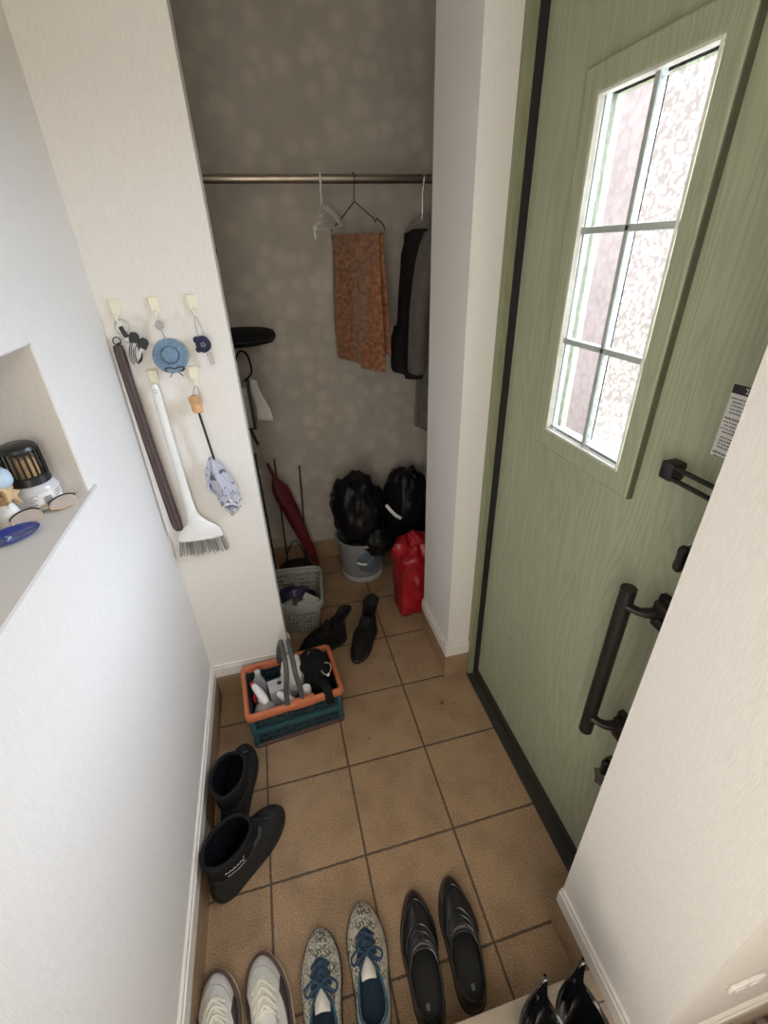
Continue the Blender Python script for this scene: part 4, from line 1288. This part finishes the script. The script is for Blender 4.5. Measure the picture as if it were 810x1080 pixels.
obj('rim_latch', MB().box((.03, -hy0 + .002, RZ1 - .002), (.085, .020, .012), bev=.003).box((.03, -hy0 - .0115, RZ0 + .014), (.08, .006, .026), bev=.002), M['orange'], rimo)
# two folding handles raised together over the middle
for k, (dx, top) in enumerate(((-.008, .345), (.020, .338))):
    hd_ = MB()
    pts = cr([(dx - .022 + .030 * k, -hy0 + .006, RZ1 - .012), (dx - .018 + .024 * k, -hy0 + .016, .25), (dx - .006 + .006 * k, -hy0 + .03, .31), (dx, -hy0 + .065, top), (dx, 0, top + .004), (dx, hy0 - .065, top), (dx - .006 + .006 * k, hy0 - .03, .31), (dx - .018 + .024 * k, hy0 - .016, .25), (dx - .022 + .030 * k, hy0 - .006, RZ1 - .012)], 40, False)
    hd_.tube(pts, .0115, 10, flat=.85)
    o_ = obj('carry_handle', hd_, M['grip'], ck, 50)
    for sy in (1, -1):
        obj('hinge_lug', MB().box((dx - .022 + .030 * k, sy * (hy0 - .002), RZ1 - .006), (.022, .020, .018), bev=.003), M['grip'], o_)

RC = Matrix.Translation((CX, CY, 0)) @ Matrix.Rotation(CA, 4, 'Z')
def cin(x, y, z): return RC @ V((x, y, z))
def axis_m(d):
    d = V(d).normalized(); q = d.to_track_quat('Z', 'Y'); return q.to_matrix().to_4x4()
def bottle(name, label, cat, base, d, parts, m=None):
    t = thing(name, label, cat, base, world=True)
    am = axis_m(d)
    for nm, prof, mm, sx, sy in parts:
        obj(nm, MB().lathe(prof, base, 28, am, sx, sy), mm, t)
    return t, am
# standing spray bottle (front left): hazy body, white trigger head with red tip
b0 = cin(-.118, -.058, .018)
sp, am = bottle('spray_bottle', 'hazy spray bottle with white trigger head and red tip in the left of the crate', 'bottle', b0, (0, .05, 1), [
    ('bottle_body', [(.001, .002), (.040, .0), (.044, .006), (.045, .07), (.043, .10), (.034, .128), (.020, .146), (.014, .152), (.001, .153)], M['clearplastic'], 1.0, .82),
    ('neck_collar', [(.017, .150), (.018, .152), (.018, .168), (.014, .170)], M['whiteplastic'], 1, 1)])
hd_ = MB()
p = b0 + V((0, .008, .178))
hd_.tube(cr([tuple(p + V((.014, -.022, -.012))), tuple(p + V((0, 0, .004))), tuple(p + V((-.020, .034, .012))), tuple(p + V((-.030, .052, .012)))], 10, False), [.012, .015, .016, .016, .016, .015, .014, .013, .012, .010], 12, flat=1.0)
hh = obj('trigger_head', hd_, M['whiteplastic'], sp, 50)
obj('trigger', MB().tube(cr([tuple(p + V((-.020, .03, .0))), tuple(p + V((-.034, .028, -.022))), tuple(p + V((-.032, .020, -.045)))], 8, False), .005, 8), M['redcap'], hh)
obj('nozzle', MB().tube([p + V((-.030, .052, .012)), p + V((-.037, .064, .013))], .0095, 12), M['redcap'], hh)
# bluish bottle behind it
bottle('detergent_bottle', 'hazy bluish plastic bottle in the back left corner of the crate', 'bottle', cin(-.128, .045, .018), (.02, .1, 1), [
    ('bottle_body', [(.001, .002), (.026, .0), (.028, .006), (.028, .13), (.022, .155), (.012, .175), (.001, .176)], mat('bluish_haze', (.42, .45, .52), .3), 1, .8),
    ('cap', [(.012, .174), (.013, .176), (.012, .200), (.008, .204)], M['clearplastic'], 1, 1)])
# square white box with round hole
bx = thing('tissue_box', 'small grey-white box with a dark round hole in the crate middle', 'box', cin(-.052, .022, .018), world=True)
obj('box_body', MB().box(cin(-.052, .022, .090), (.082, .066, .140), rot=(0, 0, CA + .12), bev=.004), M['clearplastic'], bx)
obj('dispenser_hole', MB().lathe([(.001, 0), (.0095, 0), (.0095, .0012), (.001, .0012)], cin(-.047, .026, .1602), 20), M['ink'], bx)
# second white spray head
b1 = cin(-.040, -.068, .018)
s2_, am = bottle('spray_bottle', 'white trigger spray bottle below the raised crate handle', 'bottle', b1, (.05, 0, 1), [
    ('bottle_body', [(.001, .002), (.026, .0), (.028, .006), (.028, .09), (.014, .118), (.012, .13), (.001, .131)], M['clearplastic'], 1, .8)])
p = b1 + V((.006, 0, .140))
obj('trigger_head', MB().tube(cr([tuple(p + V((.036, -.020, -.006))), tuple(p + V((.012, -.004, .008))), tuple(p + V((-.014, .016, .018))), tuple(p + V((-.028, .026, .022)))], 10, False), [.013, .015, .016, .016, .016, .015, .014, .013, .011, .009], 12), M['whiteplastic'], s2_, 50)
# small bottle with white cap
bottle('pill_bottle', 'small bottle with round white cap beside the crate handle', 'bottle', cin(.050, -.076, .018), (0, .1, 1), [
    ('bottle_body', [(.001, .0), (.017, .0), (.018, .004), (.018, .135), (.013, .142), (.001, .143)], M['clearplastic'], 1, 1),
    ('white_cap', [(.0165, .14), (.018, .142), (.018, .170), (.016, .174), (.001, .174)], M['whiteplastic'], 1, 1)])
# white cloth
wc = small('cleaning_cloth', 'crumpled off-white cloth heaped at the back of the crate', 'cloth', MB().blob(cin(.018, .052, .145), (.050, .052, .098), .35, 2.2, 51, nu=24, nv=34), M['whitecloth'], angle=70)
small('product_tube', 'small cream yellow tube tucked under the white cloth', 'tube', MB().tube([cin(.030, -.004, .10), cin(.034, .0, .165), cin(.035, .002, .19)], [.012, .012, .007], 14), M['cream_label'])
# black pouch with carabiner
pc = thing('waist_pouch', 'black nylon pouch with a metal clip filling the right of the crate', 'bag', cin(.11, .02, .018), world=True)
obj('pouch_body', MB().blob(cin(.114, .024, .140), (.060, .090, .118), .16, 1.9, 61, nu=26, nv=40), M['blackcloth'], pc, 70)
obj('pouch_flap', MB().blob(cin(.100, .040, .205), (.056, .066, .048), .15, 2.2, 63, nu=18, nv=28), M['blackcloth'], pc, 70)
obj('strap', MB().tube(cr([tuple(cin(.10, -.06, .21)), tuple(cin(.12, -.095, .215)), tuple(cin(.125, -.118, .208)), tuple(cin(.128, -.134, .18)), tuple(cin(.128, -.136, .155))], 12, False), .017, 10, flat=.35, up=(0, -.3, 1)), M['blackcloth'], pc)
lg = MB()
for i in range(4): lg.box(cin(.088 + .008 * i, .052 + .002 * i, .2525 - .0012 * i), (.0022, .016, .002), rot=(0, .1, CA - .3))
obj('pouch_badge', lg, M['greyink'], pc)
k0 = cin(.142, -.035, .232)
obj('clip', MB().tube([k0 + V((.020 * math.cos(q) * (1 + .25 * math.sin(q)), .026 * math.sin(q), .006 * math.sin(q))) for q in [i / 20 * 2 * PI for i in range(20)]], .0024, 8, closed=True), M['metal'], pc)
obj('clip_tab', MB().box(k0 + V((.004, -.030, -.004)), (.010, .008, .006), bev=.001), M['whiteplastic'], pc)

# ------------------------------------------------------------------ hooks on the dividing wall and what hangs there
HK = {}
def wall_hook(key, x, z, label):
    t = thing('adhesive_hook', label, 'hook', (x, YP, z), world=True, group='cream adhesive hooks')
    p = [(x - .015, z + .022), (x + .015, z + .022), (x + .012, z - .010), (x + .007, z - .020), (x - .007, z - .020), (x - .012, z - .010)]
    b = MB()
    b.rings([[V((a, YP - .0005, c)) for a, c in p], [V((a, YP - .007, c)) for a, c in p], [V((x + (a - x) * .8, YP - .0095, z + (c - z) * .85)) for a, c in p]])
    obj('mount', b, M['hook'], t, 30)
    obj('peg', MB().tube(cr([(x, YP - .006, z - .008), (x, YP - .010, z - .027), (x, YP - .018, z - .032), (x, YP - .026, z - .027), (x, YP - .029, z - .014)], 12, False), .0036, 8), M['hook'], t)
    HK[key] = V((x, YP - .018, z - .028))
wall_hook('keys', -.746, 1.568, 'cream adhesive hook holding the bunch of keys')
wall_hook('hat', -.648, 1.570, 'cream adhesive hook holding the small blue straw hat')
wall_hook('charm', -.549, 1.570, 'cream adhesive hook holding the navy charm')
wall_hook('brush', -.700, 1.380, 'cream adhesive hook holding the white brush')
wall_hook('toy', -.588, 1.380, 'cream adhesive hook holding the little grey umbrella')

def ringpts(c, r, u, w, n=22): return [V(c) + V(u) * (r * math.cos(q)) + V(w) * (r * math.sin(q)) for q in [i / n * 2 * PI for i in range(n)]]
# keys
h = HK['keys']
kt = thing('key_bunch', 'bunch of keys with black fob on the uppermost left hook', 'keys', h, world=True)
obj('split_ring', MB().tube(ringpts(h + V((.006, -.002, -.018)), .018, (1, 0, 0), (0, .25, 1)), .0015, 6, closed=True), M['metal'], kt)
kc = h + V((.016, -.008, -.045))
obj('second_ring', MB().tube(ringpts(kc, .014, (1, .3, 0), (0, .3, 1)), .0013, 6, closed=True), M['metal'], kt)
for dx, dz, ang, hl_ in ((.046, -.070, .55, .05), (.030, -.055, .2, .045)):
    q = h + V((dx, -.014, dz))
    m_ = Matrix.Translation(q) @ Matrix.Rotation(ang, 4, 'Y') @ Matrix.Rotation(PI / 2, 4, 'X')
    kk = MB().prism([(-.012, -.004), (.012, -.004), (.013, .016), (.006, .024), (-.006, .024), (-.013, .016)], m_, .007)
    ko = obj('key', kk, M['blackplastic'], kt)
    bl = MB().prism([(-.0035, -.004), (-.0035, -.004 - hl_), (-.001, -.008 - hl_), (.0035, -.004 - hl_), (.0035, -.036), (.005, -.03), (.0035, -.024), (.0035, -.004)], m_ @ Matrix.Translation((0, 0, .0025)), .0022)
    obj('key_blade', bl, M['metal'], ko)
obj('fob', MB().box(h + V((.010, -.016, -.030)), (.012, .008, .030), rot=(0, -.3, 0), bev=.003), M['blackplastic'], kt)
cb = MB()
for i in range(4): cb.tube(ringpts(h + V((.020 + .004 * i, -.010 - .003 * i, -.088)), .022 - .002 * i, (.6, .1, .15), (.12, .1, 1.35)), .0013, 6, closed=True)
obj('cord_loops', cb, M['blackplastic'], kt)

# blue straw hat ornament
h = HK['hat']
hh_ = thing('straw_hat_ornament', 'little blue straw hat ornament hanging on the upper middle hook', 'ornament', h, world=True)
hc = h + V((.012, -.006, -.103))
fm = Matrix.Rotation(math.radians(68), 4, 'X')          # brim facing the room, tipped up a little
obj('brim', MB().lathe([(.001, -.003), (.044, -.004), (.048, -.001), (.046, .002), (.024, .003)], hc, 36, fm), M['straw_blue'], hh_)
obj('hat_band', MB().lathe([(.0245, .002), (.0245, .009), (.022, .010)], hc, 36, fm), M['straw_blue_dark'], hh_)
obj('crown', MB().lathe([(.0235, .003), (.022, .012), (.018, .017), (.008, .019), (.001, .019)], hc, 36, fm), M['straw_blue'], hh_)
b = MB()
rb0 = hc + V((.006, -.014, -.034))
for s_ in (1, -1):
    b.tube(cr([tuple(rb0), tuple(rb0 + V((.014 * s_, -.004, .006))), tuple(rb0 + V((.026 * s_, -.002, .002))), tuple(rb0 + V((.016 * s_, -.002, -.006))), tuple(rb0)], 12, False), .0035, 6, flat=.5)
    b.tube([rb0, rb0 + V((.010 * s_, -.002, -.012)), rb0 + V((.018 * s_, 0, -.022))], .0032, 6, flat=.4)
obj('ribbon_bow', b, M['ribbon'], hh_)
obj('hanging_cord', MB().tube([h, h + V((.004, -.002, -.03)), h + V((.010, -.004, -.062))], .0018, 6).tube(ringpts(h + V((.004, -.003, -.022)), .010, (1, 0, 0), (0, .2, 1)), .002, 6, closed=True).lathe([(.001, 0), (.009, 0), (.009, .002), (.001, .002)], h + V((.004, -.004, -.022)), 16, Matrix.Rotation(PI / 2, 4, 'X')), M['cord'], hh_)

# navy charm
h = HK['charm']
nc = thing('navy_charm', 'dark navy charm with small tassel on the upper right hook', 'charm', h, world=True)
obj('cord_loop', MB().tube(cr([tuple(h), tuple(h + V((-.003, -.002, -.035))), tuple(h + V((.002, -.003, -.068))), tuple(h + V((.012, -.003, -.06))), tuple(h + V((.010, -.002, -.03)))], 22, True), .0014, 6, closed=True), M['cord'], nc)
c = h + V((.008, -.008, -.078))
obj('charm_body', MB().blob(c, (.020, .008, .022), .14, 2.5, 71, nu=14, nv=22).blob(c + V((-.016, 0, .012)), (.009, .006, .010), .1, 2.5, 72, nu=10, nv=14).blob(c + V((-.016, 0, -.014)), (.008, .006, .008), .1, 2.5, 73, nu=10, nv=14), M['navy'], nc)
fl_ = MB()
for i in range(5): fl_.lathe([(.001, 0), (.0028, 0), (.0028, .001), (.001, .001)], c + V((.005 * math.cos(i * 1.2566), -.0095, .005 * math.sin(i * 1.2566))), 10, Matrix.Rotation(PI / 2, 4, 'X'))
obj('flower_emblem', fl_, M['greyink'], nc)
obj('tag_strip', MB().box(c + V((.008, 0, -.042)), (.006, .003, .036), rot=(0, -.15, 0)).box(c + V((.015, .001, -.040)), (.005, .003, .034), rot=(0, -.15, 0)), mat('pink_tassel', (.55, .45, .43), .8), nc)

# white brush with grey bristles
h = HK['brush']
bt = thing('dust_brush', 'white long-handled dust brush with grey bristles on the lower left hook', 'brush', h, world=True)
yb = YP - .024
def plate(pts, th_, y):   # pts: (x, z, half width) -> tapered flat bar
    rings = []
    for x, z, hw_ in pts:
        yy = y(z) if callable(y) else y
        rings.append([V((x + hw_ * math.cos(q), yy + th_ * math.sin(q), z)) for q in [i / 14 * 2 * PI for i in range(14)]])
    return rings
obj('brush_handle', MB().rings(plate([(-.700, 1.366, .004), (-.700, 1.358, .010), (-.700, 1.335, .0125), (-.699, 1.20, .0125), (-.697, 1.05, .0135), (-.696, .965, .016), (-.695, .93, .019)], .008, yb)), M['whiteplastic'], bt, 60)
obj('hang_hole', MB().tube(ringpts((-.700, yb - .008, 1.345), .0055, (1, 0, 0), (0, 0, 1)), .0016, 6, closed=True), M['metal'], bt)
hp = [(-.695, .935, .0185), (-.692, .915, .023), (-.687, .895, .034), (-.683, .878, .052), (-.684, .862, .067), (-.686, .835, .074), (-.686, .828, .073)]
obj('brush_head', MB().rings(plate(hp, .013, yb)), M['whiteplastic'], bt, 60)
b = MB(); r = random.Random(5)
for i in range(70):
    x = -.688 + (r.random() - .5) * .142; y = yb + (r.random() - .5) * .016
    f = (x + .688) / .071
    b.tube([(x, y, .83), (x + f * .010 + r.uniform(-.002, .002), y - .003, .768 + r.uniform(-.006, .004))], .0016, 5)
bo = obj('bristles', b, M['bristle'], bt); bo['kind'] = 'stuff'

# dark brown long shoehorn
sh_ = thing('long_shoehorn', 'long dark brown shoehorn hanging in the corner beside the white brush', 'shoehorn', (-.765, YP, 1.48), world=True)
P = [(-.7655, 1.475, .012), (-.765, 1.46, .0145), (-.7635, 1.38, .0145), (-.758, 1.20, .0155), (-.750, 1.02, .0170), (-.745, .92, .0180), (-.7435, .895, .0165), (-.743, .884, .010)]
obj('horn_blade', MB().rings(plate(P, .005, lambda z: YP - .016 - .030 * (1.48 - z) / .6)), M['horn'], sh_, 60)
b = MB()
for s_ in (-.45, .45): b.tube([(x + hw_ * s_, YP - .0205 - .030 * (1.48 - z) / .6, z) for x, z, hw_ in P[1:-1]], .0022, 6)
obj('raised_rib', b, mat('brown_rib', (.11, .07, .065), .4), sh_)
obj('hang_loop', MB().tube(ringpts((-.764, YP - .016, 1.486), .010, (1, 0, 0), (0, .2, 1)), .0016, 6, closed=True).tube([(-.764, YP - .016, 1.478), (-.764, YP, 1.478)], .003, 6), M['blackplastic'], sh_)

# little grey umbrella
h = HK['toy']
tu = thing('small_umbrella', 'little furled grey print umbrella with wooden handle on the lower right hook', 'umbrella', h, world=True)
yu = YP - .034
top = V((-.598, yu, 1.305)); tip = V((-.566, yu, .905))
d = (tip - top)
obj('wrist_cord', MB().tube(cr([tuple(h), tuple(h + V((-.014, -.006, -.03))), tuple(top + V((-.006, 0, .006))), tuple(top + V((.008, 0, -.012))), tuple(h + V((.006, -.006, -.03)))], 22, True), .0016, 6, closed=True), M['cord'], tu)
am = axis_m(-d)
obj('wooden_handle', MB().lathe([(.001, .032), (.013, .032), (.0165, .028), (.0165, .012), (.014, .009), (.0165, .006), (.0165, -.014), (.013, -.018), (.001, -.018)], top + d * .035, 24, am), M['cork'], tu)
obj('shaft', MB().tube([top + d * .06, top + d * .52], .0036, 8), M['blackplastic'], tu)
rings = []
ud = V((1, 0, .08)).normalized(); wd_ = V((0, 1, 0))
for f, r_ in ((.46, .008), (.50, .016), (.56, .025), (.63, .030), (.70, .034), (.76, .034), (.80, .028), (.83, .030), (.88, .028), (.93, .019), (.965, .008)):
    rings.append([top + d * (f + .015 * math.sin(5 * q)) + V((.010 * math.sin(f * 9), 0, 0)) + (ud * math.cos(q) + wd_ * math.sin(q) * .75) * r_ * (1 + .22 * math.sin(5 * q + f * 14) + .10 * math.sin(11 * q)) for q in [i / 44 * 2 * PI for i in range(44)]])
obj('furled_canopy', MB().rings(rings[:8]), M['greycloth'], tu, 50)
obj('canopy_border', MB().rings(rings[7:]), M['whitecloth_print'], tu, 50)
obj('ferrule', MB().tube([top + d * .95, top + d * 1.0], [.006, .0045], 10), M['cork'], tu)
obj('loose_fold', MB().tube(cr([tuple(top + d * .60 + V((-.02, -.01, 0))), tuple(top + d * .68 + V((-.042, -.008, 0))), tuple(top + d * .76 + V((-.026, -.01, 0)))], 8, False), [.006, .010, .012, .012, .012, .010, .008, .005], 8, flat=.5), M['greycloth'], tu)

# ------------------------------------------------------------------ niche contents
SZN = 1.2485
jc = V((-.864, -.047, SZN))
af = thing('air_freshener', 'air freshener jar with black slatted dome and white label in the wall niche', 'air freshener', jc, world=True); af.scale = (.88, .88, .88)
obj('jar_base', MB().lathe([(.001, .0), (.040, .0), (.044, .004), (.046, .028), (.048, .048), (.043, .058), (.036, .064), (.001, .064)], jc, 40), M['clearplastic'], af)
lb_ = MB()
lb_.lathe([(.0448, .006), (.0466, .028), (.0485, .046)], jc, 48)
lo_ = obj('paper_label', lb_, M['paper'], af)
for f in lo_.data.polygons: pass
ink = MB(); r = random.Random(9)
def on_lab(a, z, e=.0006):
    rr_ = .0448 + (z - .006) / .04 * .0037 + e
    return jc + V((rr_ * math.cos(a), rr_ * math.sin(a), z))
# print rows, a barcode and a dark heading on the label
for a0, a1, zz in [(-1.9, -1.15, .042), (-1.9, -1.3, .037), (-1.9, -1.2, .032), (-1.9, -1.35, .027), (-1.9, -1.25, .020), (-.40, .10, .040), (-.4, 0, .034), (-.4, .05, .028)]:
    a = a0
    while a < a1:
        w_ = r.uniform(.02, .06)
        ink.rings([[on_lab(a, zz), on_lab(a + w_, zz), on_lab(a + w_, zz + .0022), on_lab(a, zz + .0022)], [on_lab(a, zz, .0009), on_lab(a + w_, zz, .0009), on_lab(a + w_, zz + .0022, .0009), on_lab(a, zz + .0022, .0009)]])
        a += w_ + r.uniform(.01, .03)
for i in range(11):
    a = -.95 + i * .032; w_ = r.choice((.008, .014, .02))
    ink.rings([[on_lab(a, .018), on_lab(a + w_, .018), on_lab(a + w_, .036), on_lab(a, .036)], [on_lab(a, .018, .0009), on_lab(a + w_, .018, .0009), on_lab(a + w_, .036, .0009), on_lab(a, .036, .0009)]])
obj('label_print', ink, M['greyink'], lo_)
obj('amber_core', MB().lathe([(.001, .064), (.027, .066), (.027, .120), (.020, .126), (.001, .126)], jc, 28), M['amber'], af)
cg0 = MB()
cg0.lathe([(.040, .062), (.0415, .064), (.039, .080), (.036, .082), (.035, .064)], jc, 40)
cg = MB(); cg.lathe([(.036, .136), (.038, .138), (.036, .146), (.030, .150), (.001, .151), (.001, .146), (.030, .140)], jc, 40)
dome = obj('dome_cap', cg, M['blackplastic'], af)
obj('dome_collar', cg0, M['blackplastic'], dome)
for i in range(20):
    a = 2 * PI * i / 20
    obj('slat', MB().tube([jc + V((.0375 * math.cos(a), .0375 * math.sin(a), .078)), jc + V((.0368 * math.cos(a), .0368 * math.sin(a), .140))], .0028, 6), M['blackplastic'], dome)

# sunglasses
gl = thing('eyeglasses', 'thin gold-framed tinted glasses lying on the niche sill', 'glasses', (-.845, -.06, SZN), world=True)
e0, e1 = V((-.889, -.147, SZN)), V((-.789, -.047, SZN))
ex = (e1 - e0); exn = ex.normalized(); ez = V((-.45, .45, .75)).normalized()
def lens_c(f): return e0 + ex * f + V((0, 0, .0115))
for f in (.27, .76):
    c = lens_c(f)
    ring_ = [c + exn * (.027 * math.cos(q)) + ez * (.0135 * math.sin(q) * (1 + .1 * math.cos(q))) for q in [i / 26 * 2 * PI for i in range(26)]]
    fo = obj('lens_rim', MB().tube(ring_, .0011, 6, closed=True), M['gold'], gl)
    b = MB(); nn_ = exn.cross(ez) * .0006
    b.rings([[p - nn_ for p in ring_], [p + nn_ for p in ring_]]); obj('lens', b, M['lens'], fo)
    bb_ = [p + V((0, 0, .0015)) for p in ring_[1:13]]
    obj('brow_bar', MB().tube(bb_, .0017, 6), M['wire'], fo)
obj('nose_bridge', MB().tube(cr([tuple(lens_c(.45) + ez * .004), tuple(lens_c(.515) + ez * .009), tuple(lens_c(.57) + ez * .004)], 8, False), .0012, 6), M['gold'], gl)
back = V((-exn.y, exn.x, 0))
if back.x > 0: back = -back
for f, ln_ in ((-.0, .06), (1.0, .05)):
    p0 = e0 + ex * f + V((0, 0, .018))
    obj('temple_arm', MB().tube([p0, p0 + back * ln_ * .5 + V((0, 0, -.008)) , p0 + back * ln_ + V((0, 0, -.0165))], .0013, 6), M['gold'], gl)

# cobalt dish
ds = thing('trinket_dish', 'cobalt blue glazed oval dish on the niche sill', 'dish', (-.868, -.172, SZN), math.radians(42))
obj('dish_body', MB().lathe([(.001, .0), (.030, .0), (.043, .005), (.045, .008), (.042, .008), (.030, .004), (.001, .003)], (0, 0, 0), 40, None, 1.0, .74), M['blue_gloss'], ds)
obj('painted_mark', MB().tube([(-.012, -.012, .0047), (-.004, -.004, .0047), (-.010, .003, .0047)], .0014, 6), M['powder_blue'], ds)

# straw figure cut by the frame edge
sf = thing('straw_figurine', 'tan straw figurine with powder blue hat at the left edge of the niche', 'figurine', (-.893, -.108, SZN), world=True)
c = V((-.893, -.108, SZN))
obj('base', MB().lathe([(.001, 0), (.022, 0), (.023, .004), (.017, .026), (.012, .04), (.001, .04)], c, 24), M['whiteshell'], sf)
b = MB(); r = random.Random(4)
for i in range(46):
    a = r.uniform(0, 2 * PI)
    b.tube([c + V((.009 * math.cos(a), .009 * math.sin(a), .036)), c + V((.015 * math.cos(a + .3), .015 * math.sin(a + .3), .058)), c + V((.023 * math.cos(a), .023 * math.sin(a), .072 + r.uniform(-.008, .010)))], .0018, 5)
so = obj('straw_body', b, M['straw'], sf); so['kind'] = 'stuff'
st_ = [( (.026 if i % 2 == 0 else .012) * math.cos(i * PI / 5), (.026 if i % 2 == 0 else .012) * math.sin(i * PI / 5)) for i in range(10)]
obj('star', MB().prism(st_, Matrix.Translation(c + V((.020, -.010, .062))) @ Matrix.Rotation(1.1, 4, 'Y'), .005), M['straw'], sf)
obj('blue_hat', MB().blob(c + V((.004, 0, .090)), (.027, .027, .022), .12, 2, 81, nu=14, nv=22), M['powder_blue'], sf)

# ------------------------------------------------------------------ light
W = bpy.data.worlds.new('sky'); SC.world = W; W.use_nodes = True
bgn = W.node_tree.nodes['Background']
bgn.inputs[0].default_value = (1.0, .985, .97, 1); bgn.inputs[1].default_value = 1.5

def area(name, loc, target, sx, sy, power, col):
    L = bpy.data.lights.new(name, 'AREA'); L.shape = 'RECTANGLE'; L.size = sx; L.size_y = sy
    L.energy = power; L.color = col
    o = bpy.data.objects.new(name, L); COL.objects.link(o)
    o.location = loc
    o.rotation_euler = (V(target) - V(loc)).to_track_quat('-Z', 'Y').to_euler()
    return o
# bright sky beyond the door, outside and to the near side of the glass
area('daylight_outside', (1.75, -.30, 2.45), (.35, -.12, 1.6), 2.6, 1.7, 730, (.82, .96, 1.17))
# unseen warm fills added behind the camera: one overhead, one at the hall's left
area('hall_overhead_fill', (.1, -1.55, 2.5), (-.2, .2, 0.6), .6, .6, 8, (1.0, .90, .76))
area('hall_side_fill', (-.74, -1.5, 1.15), (.3, 0, .9), .7, 1.7, 19, (1.0, .95, .87))

cam = bpy.data.cameras.new('camera'); co = bpy.data.objects.new('camera', cam); COL.objects.link(co)
co.location = (-.37458953, -1.01357069, 1.68304176)
co.rotation_euler = (1.046151934, .02835362, -.25187478)
cam.sensor_fit = 'VERTICAL'; cam.sensor_height = 36; cam.lens = 478.347 / 1080 * 36
cam.clip_start = .02
SC.camera = co
SC.view_settings.view_transform = 'Standard'
SC.view_settings.look = 'None'
SC.view_settings.exposure = 0
SC.view_settings.gamma = 1
SC.view_settings.use_curve_mapping = False
SC.cycles.use_denoising = True
SC.cycles.max_bounces = 10
SC.cycles.diffuse_bounces = 6
SC.cycles.transparent_max_bounces = 12
SC.cycles.sample_clamp_indirect = 6
